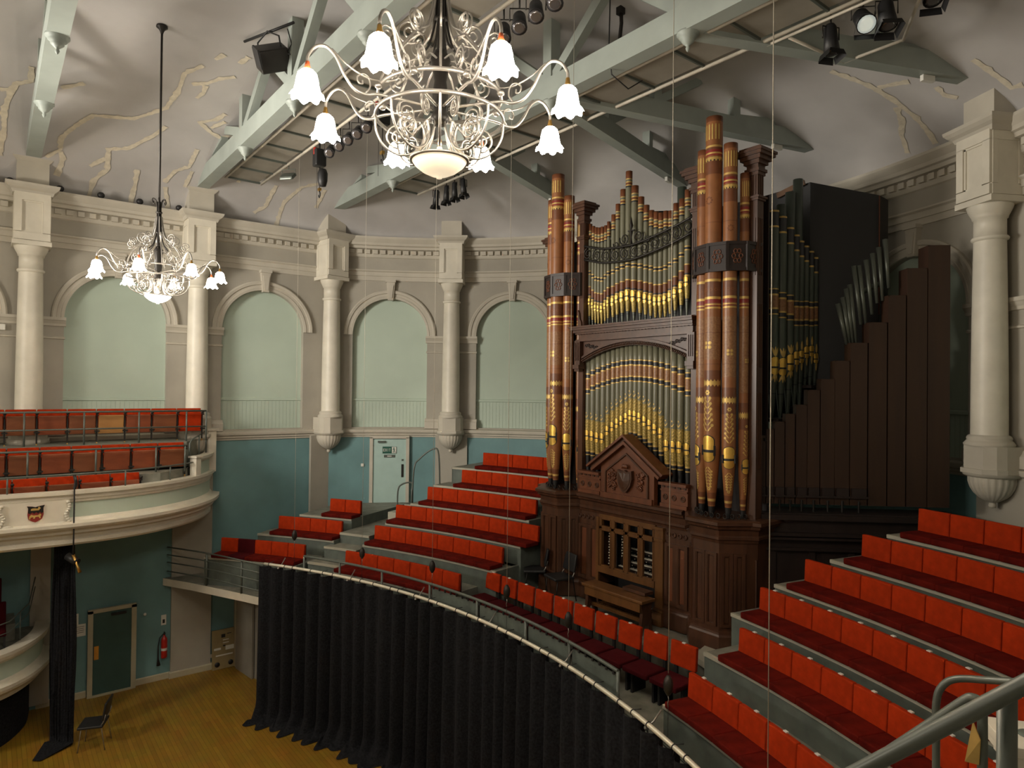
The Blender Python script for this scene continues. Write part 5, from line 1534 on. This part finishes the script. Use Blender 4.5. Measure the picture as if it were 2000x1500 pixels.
gp=[(XG-.64,5.0),(XG+.64,5.0),(XG+.64,5.60),(XG,6.04),(XG-.64,5.60)]
g=MB().prism(gp,YF-.10,YF+.0,f=lambda a,b,h:(a,h,b)); go=OB(g,'gable',M_WOODR)
def rake(e0,e1,z_,y0,y1,name,m_,W_):
    mb=MB()
    for s in(-1,1):
        a=Vector((XG,0,z_)); b=Vector((XG+s*W_,0,z_-W_*.69)); d=(b-a).normalized(); n_=Vector((-d.z*s,0,d.x*s))
        if n_.z<0: n_=-n_
        q=[a+n_*e0,b+n_*e0,b+n_*e1,a+Vector((0,0,e1/ n_.z))]; q[0]=a+Vector((0,0,e0/n_.z))
        mb.prism([(p.x,p.z) for p in q],y0,y1,f=lambda a_,b_,h:(a_,h,b_))
    return OB(mb,name,m_,go)
rake(.0,.05,6.04,YF-.20,YF+.05,'gable_moulding',M_WOODR,.80)
rake(.05,.11,6.04,YF-.16,YF+.02,'gable_moulding',M_WOOD,.80)
rake(.11,.15,6.04,YF-.23,YF+.06,'gable_moulding',M_WOODR,.84)
rake(-.03,.0,5.88,YF-.13,YF-.10,'gable_moulding',M_WOOD,.52)
for s in(-1,1): OB(MB().box((XG+s*.51,YF-.115,5.25),(.03,.03,.5)),'gable_moulding',M_WOOD,go)
OB(MB().box((XG,YF-.115,5.06),(1.24,.05,.1)),'gable_base',M_WOODR,go)
shp=[(-.17,.2),(-.06,.17),(0,.2),(.06,.17),(.17,.2),(.18,.05),(.14,-.08),(.06,-.18),(0,-.21),(-.06,-.18),(-.14,-.08),(-.18,.05)]
OB(MB().prism([(XG+a,5.37+b) for a,b in shp],YF-.17,YF-.10,f=lambda a,b,h:(a,h,b)),'carved_shield',M_WOOD,go)
vs_=[(XG+a*.8,YF-.178,5.37+b*.8) for a,b in shp]; OB(MB().add([(XG,YF-.2,5.37)]+vs_,[(0,i+1,(i+1)%12+1) for i in range(12)]),'carved_shield',M_WOOD,go)
fo=MB(); random.seed(3)
for s in(-1,1):
    for k in range(26):
        x=XG+s*(.24+.2*random.random()); z=5.2+.36*random.random(); r_=.03+.015*random.random(); a0=random.random()*6
        fo.tube([(x+r_*cos(a0+t)*(1-t/8),YF-.12-.01*random.random(),z+r_*sin(a0+t)*(1-t/8)) for t in lin(0,5.5,8)],.011,5)
for k in range(7): fo.tube([(XG-.06+.02*k,YF-.15,5.60),(XG-.05+.018*k,YF-.16,5.66+.02*(k%2))],.015,5)
OB(fo,'carved_foliage',M_WOODR,go)
# case sides and dark interior
OB(MB().box((XC-TW-.48,YF+.95,7.1),(.06,1.2,4.2)),'case_side',M_WOODD)
OB(MB().box((XC,YF+.75,6.6),(2.7,.03,3.2)).box((XC,YF+.55,9.2),(2.7,.03,1.7)),'case_back',M_BLACK)
for s in (-1,1): OB(MB().box((XC+s*TW,YF+.62,7.6),(1.0,.03,5.2)),'tower_back',M_WOODD)
# dark roof board visible over the upper screen
OB(MB().box((-.95,9.95,10.32),(.9,.5,.03),ry=rad(-12)).box((.35,9.95,10.33),(.7,.4,.03),ry=rad(10)),'swell_roof',M_BLACK)

# ---- side department: metal pipes, wooden pipes, dark casing and swell box
A2=Vector((2.42,9.85,0)); B2=Vector((4.45,12.0,0)); DV=(B2-A2).normalized(); NV=Vector((DV.y,-DV.x,0))   # NV points into the hall
SM=[M_PGREEN,M_PDARK,M_GOLDP,M_PSPECK,M_BLACK]
for i,(y,zf,zm,zt,zb) in enumerate(SIDE_):
    r=(.085,.07,.095,.095,.09,.075,.07,.066,.062,.058,.055,.052,.052)[i]
    zt2=zt
    b=[(zt-.03,zt,2),(zt-.26,zt-.03,1),(zt-.29,zt-.26,2),(zb+.0,zb+.02,2),(zb-.07,zb,1),(zb-.10,zb-.07,2),(zb-.30,zb-.10,3),(zb-.33,zb-.30,2),(zb-.40,zb-.33,1),(zb-.42,zb-.40,2),(zm-.45,zm-.43,1),(4,zm-.45,0)]
    mb,rr=pipe_body(2.2,y,zf-.12,zm,zt,r,b,16,tip=.02)
    g=mb
    for s in((-1,0,1) if i in(2,3,4) else (0,)):
        leaf(g,2.2,y,rr,rad(62),0,zm+r*1.9,.17,.02,PI/2-s*.35); leaf(g,2.2,y,rr,rad(62),0,zm-r*1.1,.15,.018,-PI/2+s*.45)
    o=OB(mb,'side_pipe',SM); mouth(2.2,y,rr,rad(62),zm,r,o)
for y,zt,r in ((11.39,10.84,.085),(11.13,10.56,.085),(10.83,10.28,.085)):
    mb,rr=pipe_body(2.06,y,7.2,7.8,zt,r,[],16); OB(mb,'plain_pipe',M_PGREEN)
for i,(z,y0,y1) in enumerate(((6.25,9.8,10.16),(6.55,10.2,10.95),(6.75,10.95,11.15),(7.12,11.25,12.3))):
    OB(MB().box((2.2,(y0+y1)/2,z),(.4,y1-y0,.05)),'wind_chest_shelf',M_WOODD)
for i,(s0,s1,zt,zb) in enumerate(WOOD_):
    w=s1-s0-.008; c=A2+DV*(s0+s1)/2-NV*(w*.4)
    an=math.atan2(DV.y,DV.x); wp=MB(); d=max(.16,w*.95)
    c=A2+DV*((s0+s1)/2)-NV*d/2
    wp.box((c.x,c.y,(zt+5.23)/2),(w,d,zt-5.23),rz=an)
    t_=.02
    for s in(-1,1):
        p=c+DV*s*(w/2-t_/2); wp.box((p.x,p.y,zt+.01),(t_,d,.02),rz=an); p=c+NV*s*(d/2-t_/2); wp.box((p.x,p.y,zt+.01),(w,t_,.02),rz=an)
    o=OB(wp,'wooden_pipe',M_WPIPE)
    if i<9:
        p=A2+DV*((s0+s1)/2)+NV*.02
        OB(MB().box((p.x,p.y,5.42),(w*.86,.04,.16),rz=an).box((p.x,p.y,5.36),(w+.01,.06,.03),rz=an),'pipe_cap',M_WOODD,o)
        OB(MB().lathe([(.015,5.12),(.02,5.3)],(p.x,p.y),8),'pipe_foot',M_DARKMET,o)
for (s0,z1),(s1,z0) in METAL_:
    p=A2+DV*s1-NV*.16; q=A2+DV*s0-NV*.2
    OB(MB().tube([(p.x,p.y,z0),(q.x,q.y,z1)],[.024,.04],12),'slanted_pipe',M_ZINC)
OB(MB().tube([(3.0,11.6,8.75),(3.1,11.65,8.74),(3.2,11.7,8.80),(3.3,11.78,8.86)],[.05,.045,.05,.045],10),'wind_trunk',M_PGREEN)
mb=MB(); SBz=10.84
p1=(2.10,11.75);
mb.prism([(1.0,11.75),(2.10,11.75),(3.05,12.35),(3.05,12.7),(1.0,12.7)],6.5,10.35)
mb.add([(1.0,11.75,10.35),(2.1,11.75,10.35),(3.05,12.35,10.35),(1.0,12.7,10.35),(3.05,12.7,10.35),(1.0,11.75,10.80),(2.1,11.75,10.86),(3.05,12.35,10.52),(1.0,12.7,10.8),(3.05,12.7,10.5)],[(0,1,6,5),(1,2,7,6),(2,4,9,7),(5,6,7,9,8)])
OB(mb,'swell_box',M_BLACK)
OB(MB().box((1.75,11.70,10.80),(.55,.05,.10),ry=rad(-14)),'swell_box_batten',M_WOODL)
OB(MB().tube([(3.07,12.3,10.5),(3.07,12.3,8.4)],.012,6),'conduit',M_WOODR)
# dark casing wall below the side pipes
cb=A2+DV*2.95; mb=MB(); an=math.atan2(DV.y,DV.x)
mb.prism([(A2.x+NV.x*.12-.1,A2.y+NV.y*.12-.1),(cb.x+NV.x*.12,cb.y+NV.y*.12),(cb.x-NV.x*.5,cb.y-NV.y*.5),(A2.x-NV.x*.5,A2.y-NV.y*.5)],2.9,5.1)
so=OB(mb,'side_casing',M_WOODD)
for z,h,e in ((5.05,.08,.17),(4.78,.05,.15),(4.72,.03,.18),(4.55,.04,.15)):
    c=A2+DV*1.4+NV*(e/2); OB(MB().box((c.x,c.y,z),(3.1,e+.1,h),rz=an),'casing_moulding',M_WOODD,so)
for k in range(5):
    c=A2+DV*(.05+.6*k)+NV*.135; OB(MB().box((c.x,c.y,3.8),(.09,.04,1.5),rz=an),'casing_stile',M_WOODD,so)

# organ bench
bn=thing('organ_bench','golden oak organ bench in front of the keyboards','bench',(.24,8.72,2.93))
MB().box((0,0,.56),(1.42,.34,.05)).build('seat_top',M_WOODL,bn,bevel=.008)
MB().box((0,-.14,.46),(1.3,.03,.14)).build('front_apron',M_WOODL,bn)
MB().box((0,.02,.2),(1.25,.06,.06)).build('stretcher',M_WOODL,bn)
for s in(-1,1):
    lg=MB(); lg.prism([(-.15,.54),(.15,.54),(.10,.36),(.12,.2),(.17,.0),(.10,0),(.04,.16),(-.04,.16),(-.10,0),(-.17,0),(-.12,.2),(-.10,.36)],s*.64-.03,s*.64+.03,f=lambda a,b,h:(h,a,b)); lg.build('end_support',M_WOOD,bn)
MB().box((.3,.2,.62),(.5,.22,.05)).build('music_ledge',M_WOOD,bn)
# ------------------------------------------------------------------ chandeliers
def chandelier(x,y,rot,zc,label,bowl_mat,zdrop,metal):
    """zc: ceiling height at the rod; local z=0 at the bowl's lowest point"""
    t=thing('chandelier',label,'chandelier',(x,y,zdrop),rot,'wrought metal chandeliers')
    def B(mb,name,m_,par=None): return mb.build(name,m_,par or t)
    zt=zc-zdrop
    B(MB().tube([(0,0,1.62),(0,0,zt)],.018,8).tube([(0,0,.42),(0,0,1.7)],.03,10),'central_rod',M_DARKMET)
    B(MB().lathe([(.0,zt+.02),(.085,zt+.0),(.09,zt-.03),(.05,zt-.06),(.03,zt-.1),(.018,zt-.14)],(0,0),20),'ceiling_rose',M_DARKMET)
    def pol(r,z,a): return (r*cos(a),r*sin(a),z)
    def bar3(prof_,a,w,n=6,sp=True):
        q=spline([(r,0,z) for r,z in prof_],6) if sp else [(r,0,z) for r,z in prof_]
        return [pol(p[0],p[2],a) for p in q]
    for k in range(6):
        a=k*PI/3+.2
        mb=MB(); mb.tube(bar3([(.03,1.62),(.035,1.3),(.045,1.15),(.09,.98),(.16,.9)],a,.008),.009,6)
        B(mb,'stem_bar',M_DARKMET)
        mb=MB(); mb.tube(bar3([(.02,1.5),(.035,1.62),(.055,1.72),(.10,1.74),(.115,1.70),(.10,1.67),(.085,1.69)],a,.006),.007,6); B(mb,'crown_curl',M_DARKMET)
    for z in (1.18,1.52): B(MB().lathe([(.028,z-.02),(.05,z-.01),(.05,z+.01),(.028,z+.02)],(0,0),16),'collar',M_DARKMET)
    for z,r in ((.44,.47),(.60,.455)):
        mb=MB(); mb.lathe([(r-.008,z-.012),(r+.008,z-.012),(r+.008,z+.012),(r-.008,z+.012),(r-.008,z-.012)],(0,0),64); B(mb,'hoop',metal)
    B(MB().lathe([(.0,.40),(.05,.40),(.07,.45),(.045,.5),(.06,.62),(.045,.72),(.075,.88),(.04,.95),(.0,.95)],(0,0),16),'hub',M_DARKMET)
    for k in range(8):
        a=k*PI/4
        arm=B(MB().tube(bar3([(.06,.52),(.45,.52),(.55,.50),(.64,.52),(.71,.60),(.77,.71),(.84,.765),(.91,.745),(.955,.68),(.96,.62)],a,.01),.0115,8),'lamp_arm',metal)
        B(MB().tube(bar3([(.45,.62),(.56,.62),(.70,.68),(.80,.76)],a,.006),.006,6),'upper_strut',metal)
        B(MB().tube(bar3([(.56,.51),(.53,.56),(.54,.62),(.58,.64),(.62,.61),(.61,.57),(.585,.57),(.585,.595)],a,.006),.007,6),'arm_scroll',metal)
        B(MB().lathe([(0,.55),(.022,.555),(.026,.58),(.018,.60),(.014,.63),(0,.64)],pol(.96,0,a)[:2],12),'lampholder',M_BRASS if k%3 else M_RUST,arm)
        fl=lambda q:1+.0
        sh=[]; N=40; prof_=[(.018,.575),(.04,.57),(.062,.548),(.072,.51),(.078,.47),(.086,.435),(.100,.408),(.113,.398)]
        rows_=[]
        for j,(r,z) in enumerate(prof_):
            f_=max(0,(j-4)/3)
            rows_.append([(pol(.96,0,a)[0]+r*(1+.05*f_*cos(8*q))*cos(q),pol(.96,0,a)[1]+r*(1+.05*f_*cos(8*q))*sin(q),z-.012*f_*cos(8*q)) for q in lin(0,2*PI,N+1)])
        B(MB().grid(rows_,smooth=True),'bell_shade',M_LAMPF if bowl_mat is M_BOWLF else M_LAMP,arm)
        B(MB().lathe([(0,.60),(.02,.595),(.03,.58),(.02,.565),(0,.56)],(.47*cos(a),.47*sin(a)),10),'boss',metal)
        b=a+PI/8
        cage=B(MB().tube(bar3([(.47,.44),(.46,.33),(.40,.22),(.28,.16),(.16,.20),(.11,.31),(.13,.40)],b,.008),.010,6),'lower_cage_bar',metal)
        def spir(rc,zc_,r0,a_,turns,sg,a0,w):
            n=int(16*turns); pts=[]
            for i in range(n+1):
                tt=i/n; th=a0+sg*2*PI*turns*tt; rr_=r0*(1-.85*tt); pts.append(pol(rc+rr_*cos(th),zc_+rr_*sin(th),a_))
            return MB().tube(pts,w,6)
        B(spir(.30,.30,.095,b,2.0,1,-PI/2,.008),'cage_scroll',metal,cage)
        B(spir(.26,.44,.08,a,2.0,-1,PI/2,.008),'cage_scroll',metal,cage)
        up=B(MB().tube(bar3([(.455,.60),(.43,.72),(.36,.86),(.25,.99),(.20,1.04),(.12,1.10),(.07,1.25),(.045,1.45)],b,.008),.0095,6),'upper_cage_bar',metal)
        B(spir(.23,1.08,.095,b,1.9,1,rad(-125),.008),'crown_scroll',metal,up)
        B(spir(.42,.97,.075,a,1.9,-1,rad(-60),.008),'crown_scroll',metal,up)
        B(spir(.33,.76,.085,a,1.8,1,rad(-90),.007),'crown_scroll',metal,up)
        B(MB().tube(bar3([(.44,.62),(.34,.66),(.27,.78),(.20,.84),(.08,.86)],a,.007),.008,6),'brace',metal)
    for k in range(4):
        a=k*PI/2+.4; B(MB().tube(bar3([(.05,.42),(.08,.30),(.13,.22),(.205,.135)],a,.006),.007,6),'bowl_stay',metal)
    bw_=MB(); bw_.lathe([(0,.0),(.02,.0),(.022,.015),(.07,.025),(.13,.055),(.18,.095),(.205,.13),(.19,.125),(0,.11)],(0,0),40); bo=B(bw_,'glass_bowl',bowl_mat)
    B(MB().lathe([(.20,.125),(.218,.125),(.222,.14),(.2,.148),(.2,.125)],(0,0),40),'bowl_rim',metal,bo)
    bb=B(MB().lathe([(0,.24),(.016,.235),(.03,.20),(.028,.18),(.012,.15),(0,.15)],(0,0),14),'bulb',M_LAMP if bowl_mat is M_BOWLF else M_WHITE)
    B(MB().lathe([(0,.29),(.014,.29),(.014,.24),(0,.24)],(0,0),10).tube([(0,0,.28),(0,0,.42)],.003,5),'bulb_holder',M_BRASS,bb)
    for k in range(8):
        a=rot+k*PI/4
        point_light('chandelier_lamp',(x+.96*cos(a),y+.96*sin(a),zdrop+.385),LAMP_W,r=.035)
    return t
def rotto(x,y,deg): return math.atan2(0-y,8.28-x)+rad(deg)
M_METN=M_CHROME
chandelier(4.08,2.60,rotto(4.08,2.60,22.5),ceil_z(4.08,2.60),'large near chandelier with scrolling metal arms and glowing bell shades',M_BOWL,8.56,M_CHROME)
chandelier(-4.08,2.20,rotto(-4.08,2.20,-16),ceil_z(-4.08,2.20),'smaller looking far chandelier hanging over the gallery side',M_BOWLF,8.38,M_CHROME)

# ------------------------------------------------------------------ stage lighting
def lantern(label,loc,aim,L=.32,r=.09,lens=M_LENS,barn=False,name='stage_lantern'):
    """aim: direction of the beam"""
    t=thing(name,label,'spotlight',loc,0,'stage lanterns hung from the walkways')
    d=Vector(aim).normalized(); c=Vector((0,0,-.22))
    a=c-d*L/2; b=c+d*L/2
    MB().tube([tuple(a),tuple(a+d*.04),tuple(c),tuple(b)],[r*.6,r*.8,r*.85,r],16).build('can',M_BLACK,t)
    lo=MB().tube([tuple(b+d*.001),tuple(b+d*.012)],[r*.9,r*.55],16).build('lens',lens,t)
    s=d.cross(Vector((0,0,1)))
    s=s.normalized() if s.length>.1 else Vector((1,0,0))
    MB().tube([tuple(c+s*(r+.02)),tuple(c+s*(r+.02)+Vector((0,0,.16))),tuple(c-s*(r+.02)+Vector((0,0,.16))),tuple(c-s*(r+.02))],.009,6).tube([(0,0,-.06),(0,0,.12)],.012,6).build('yoke',M_DARKMET,t)
    if barn:
        u=s; v=d.cross(s)
        for q in(u,v,-u,-v):
            w=d.cross(q); p=b+q*r
            MB().add([tuple(p+w*r),tuple(p-w*r),tuple(p-w*r*1.1+d*.09+q*.03),tuple(p+w*r*1.1+d*.09+q*.03)],[(0,1,2,3)]).build('barn_door',M_BLACK,t)
    return t
def toward(p,q): return tuple(Vector(q)-Vector(p))
for i,x in enumerate((-4.0,-3.55,-3.16,-2.78,-2.40)):
    lantern('dark stage lantern in the row behind the big chandelier, %s from the left'%ORD[i],(x,5.14,11.82),(.75,-.55,-.75),.30,.10)
for i,x in enumerate((1.50,1.82,2.14,2.48)):
    lantern('dark stage lantern in the row right of the big chandelier stem, %s from the left'%ORD[i],(x,5.14,11.82),(.45,-.35,-1),.27,.10)
for i,x in enumerate((-5.5,-5.04,-4.69,-4.33)):
    lantern('black lantern pointing down below the big chandelier bowl, %s from the left'%ORD[i],(x,8.45,11.86),(.1*(i-1.5),0,-1),.36,.075,M_LENS,True)
lantern('dark lantern pointing down at the top right, left of the pale lit one',(4.02,8.6,11.86),(.1,-.05,-1),.38,.10,M_LENS,True)
lantern('dark lantern with a pale reflecting face at the top right',(4.42,8.62,11.95),(.5,-.55,-.75),.36,.12,M_LENSP,True)
lantern('dark lantern at the top right, right of the pale lit one',(4.70,8.62,11.9),(.2,-.2,-1),.36,.11,M_LENS,True)
lantern('black lantern partly cut by the top edge near the right corner',(5.20,8.6,11.95),(.3,-.4,-1),.34,.11,M_LENS,True)
# rectangular pipe frame carrying the right lanterns
t=thing('lantern_frame','pale tube frame holding the lanterns at the top right','frame',(4.0,9.0,11.84))
MB().tube([(-.8,-.55,0),(1.9,-.55,0)],.022,8).build('front_tube',M_PIPEPALE,t); MB().tube([(-.35,.75,0),(.45,.75,0)],.022,8).build('rear_tube',M_PIPEPALE,t)
MB().tube([(.45,.75,0),(1.2,-.5,0)],.022,8).build('side_tube',M_PIPEPALE,t); MB().tube([(-.35,.75,0),(-.5,-.5,0)],.022,8).build('side_tube',M_PIPEPALE,t)
# big flood on a short bar at the left truss
t=thing('theatre_floodlight','large dark floodlight clamped to the left roof truss','spotlight',(-3.0,3.72,12.66))
MB().box((0,-.05,-.12),(.42,.5,.36),rx=rad(25),ry=rad(35)).build('housing',M_DARKMET,t,bevel=.03)
MB().tube([(-.7,-.3,.36),(.45,.15,.36)],.022,8).build('hanging_bar',M_BLACK,t)
MB().tube([(-.25,-.2,-.1),(-.28,-.2,.2),(-.1,-.1,.36),(.18,0,.2),(.2,.05,-.1)],.014,6).build('yoke',M_BLACK,t)
MB().tube([(.3,.1,.3),(.34,.16,.05),(.26,.1,-.1),(.38,.12,-.15)],.010,6).build('cable',M_BLACK,t)
MB().box((.16,-.33,-.26),(.34,.03,.3),rx=rad(25),ry=rad(35)).build('front_frame',M_BLACK,t)
t=thing('work_floodlight','small square work floodlight under the left walkway','spotlight',(-6.12,5.08,11.62),rad(40))
MB().box((0,-.03,-.02),(.30,.07,.22),rx=rad(-50)).build('housing',M_STEEL,t,bevel=.01)
MB().box((0,-.075,-.055),(.25,.01,.17),rx=rad(-50)).build('reflector',M_LENSP,t)
MB().tube([(-.16,0,0),(-.16,0,.14),(.16,0,.14),(.16,0,0)],.008,6).tube([(0,0,.14),(0,0,.24)],.01,6).build('bracket',M_STEEL,t)
def hoist(label,x,y,ztop,bag=True):
    t=thing('chain_hoist',label,'hoist',(x,y,ztop))
    MB().box((0,0,-.22),(.20,.22,.34)).build('motor_body',M_BLACK,t,bevel=.03)
    MB().tube([(-.02,-.08,-.02),(-.02,-.08,-.16)],.035,10).build('red_cap',M_EXT,t)
    MB().tube([(0,0,-.05),(0,0,.1)],.02,8).build('top_hook',M_DARKMET,t)
    MB().tube([(.02,0,-.4),(.02,0,-.86)],.008,6).tube([(-.12,0,-.3),(-.12,0,-1.2)],.004,5).build('chain',M_DARKMET,t)
    if bag: MB().lathe([(.0,-.82),(.07,-.80),(.095,-.7),(.1,-.55),(.07,-.47),(.0,-.46)],(.12,.02),12).build('chain_bag',M_BLACK,t)
    MB().box((.02,0,-.85),(.08,.05,.05)).build('hook_block',M_BRASS,t)
    MB().tube([(.02,0,-.88),(.05,0,-.93),(.05,0,-.98),(.02,0,-1.01),(-.015,0,-.98),(-.01,0,-.95)],.012,6).build('load_hook',M_BLACK,t)
    return t
hoist('black chain hoist with red cap and chain bag under the left walkway',-4.5,5.12,11.80)
hoist('black chain hoist with hook behind the big chandelier',-1.70,5.06,11.75,False)
t=thing('hanging_chain','dark chain and hook hanging above the central roof beam near the top','chain',(1.1,7.75,12.2))
MB().tube([(0,0,.95),(.02,0,.6),(-.02,0,.3),(0,0,0)],.03,6).build('chain',M_DARKMET,t); MB().box((0,0,.85),(.1,.1,.22)).build('hook_block',M_DARKMET,t)
t=thing('power_cable','thin dark cable looping down to the central walkway','cable',(1.5,7.3,11.8))
MB().tube([(-.1,-.1,1.15),(-.1,-.12,.3),(-.06,-.1,-.1),(.0,.2,-.25),(.1,.4,-.1)],.010,6).build('cable',M_BLACK,t)

# ------------------------------------------------------------------ rails near the camera
gp_=MB().box((8.15,2.6,4.55),(2.0,3.7,.12)); o=gp_.build('right_gallery_floor',M_DECK); tag(o,'grey floor of the near right gallery under the foreground rails','gallery floor')
t=thing('foreground_handrail','thick grey sloping handrail nearest the camera at the lower right','railing',(7.70,2.15,4.61))
o0=Vector((7.70,2.15,4.61))
def rel(L): return [tuple(Vector(p)-o0) for p in L]
MB().tube(rel([(7.0,2.01,5.53),(7.32,2.03,5.84),(7.75,2.09,6.26),(8.05,2.13,6.55)]),.0225,16).build('handrail',M_STEEL,t)
MB().tube(rel([(7.70,2.15,4.61),(7.70,2.15,6.20)]),.0235,16).build('post',M_STEEL,t)
o0=Vector((7.24,3.50,4.61))
t=thing('foreground_stair_rail','grey tube rail bent over at its upper end behind the thick handrail','railing',tuple(o0))
MB().tube(rel(spline([(6.3,3.13,4.70),(6.63,3.27,5.03),(6.81,3.34,5.21),(7.02,3.44,5.44),(7.17,3.49,5.61),(7.21,3.495,5.64),(7.24,3.5,5.62),(7.245,3.5,5.54),(7.245,3.5,5.2),(7.24,3.5,4.61)],5)),.021,12).build('tube',M_STEEL,t)
o0=Vector((6.79,4.28,3.9))
t=thing('foreground_rail_loop','grey tube rail rising and curving to the right edge of the photo','railing',tuple(o0))
MB().tube(rel(spline([(6.79,4.28,3.9),(6.79,4.28,5.02),(6.79,4.28,5.24),(6.815,4.29,5.34),(6.88,4.31,5.40),(7.03,4.33,5.44),(7.21,4.32,5.49),(7.5,4.31,5.56)],6)),.020,12).build('tube',M_STEEL,t)
t=thing('gallery_newel','cream moulded newel post with dented cap at the lower right corner','post',(7.28,4.08,4.3),rad(35))
for e,z0,z1 in ((.075,.0,.80),(.085,.80,.84),(.10,.84,.875),(.12,.875,.92),(.145,.92,.97),(.16,.97,1.02)):
    MB().box((0,0,(z0+z1)/2),(2*e,2*e,z1-z0)).build('newel_shaft' if z0==0 else 'cap_moulding',M_CREAM,t,bevel=.004)
MB().lathe([(0,1.022),(.06,1.022),(.055,1.026),(0,1.026)],(0,0),20).build('grey_cap_disc',M_RISER,t)
o=MB().add([(0,0,0),(.05,.015,0),(.06,0,.12),(.03,0,.19)],[(0,1,2,3)]).add([(.0,.006,0),(.05,.02,0),(.06,.006,.12),(.03,.006,.19)],[(0,1,2,3)]).build('yellow_tape',M_GOLDP); o.location=(7.19,3.46,5.36)
tag(o,'end of yellow tape tied to the bent tube rail at the lower right','tape')
# small seat markers and sockets on the risers
o=MB().box((0,0,0),(.05,.02,.06)).build('riser_socket',M_BLACK); o.location=(5.02,7.42,3.36); tag(o,'small black socket on the riser below the right block of chairs','socket')
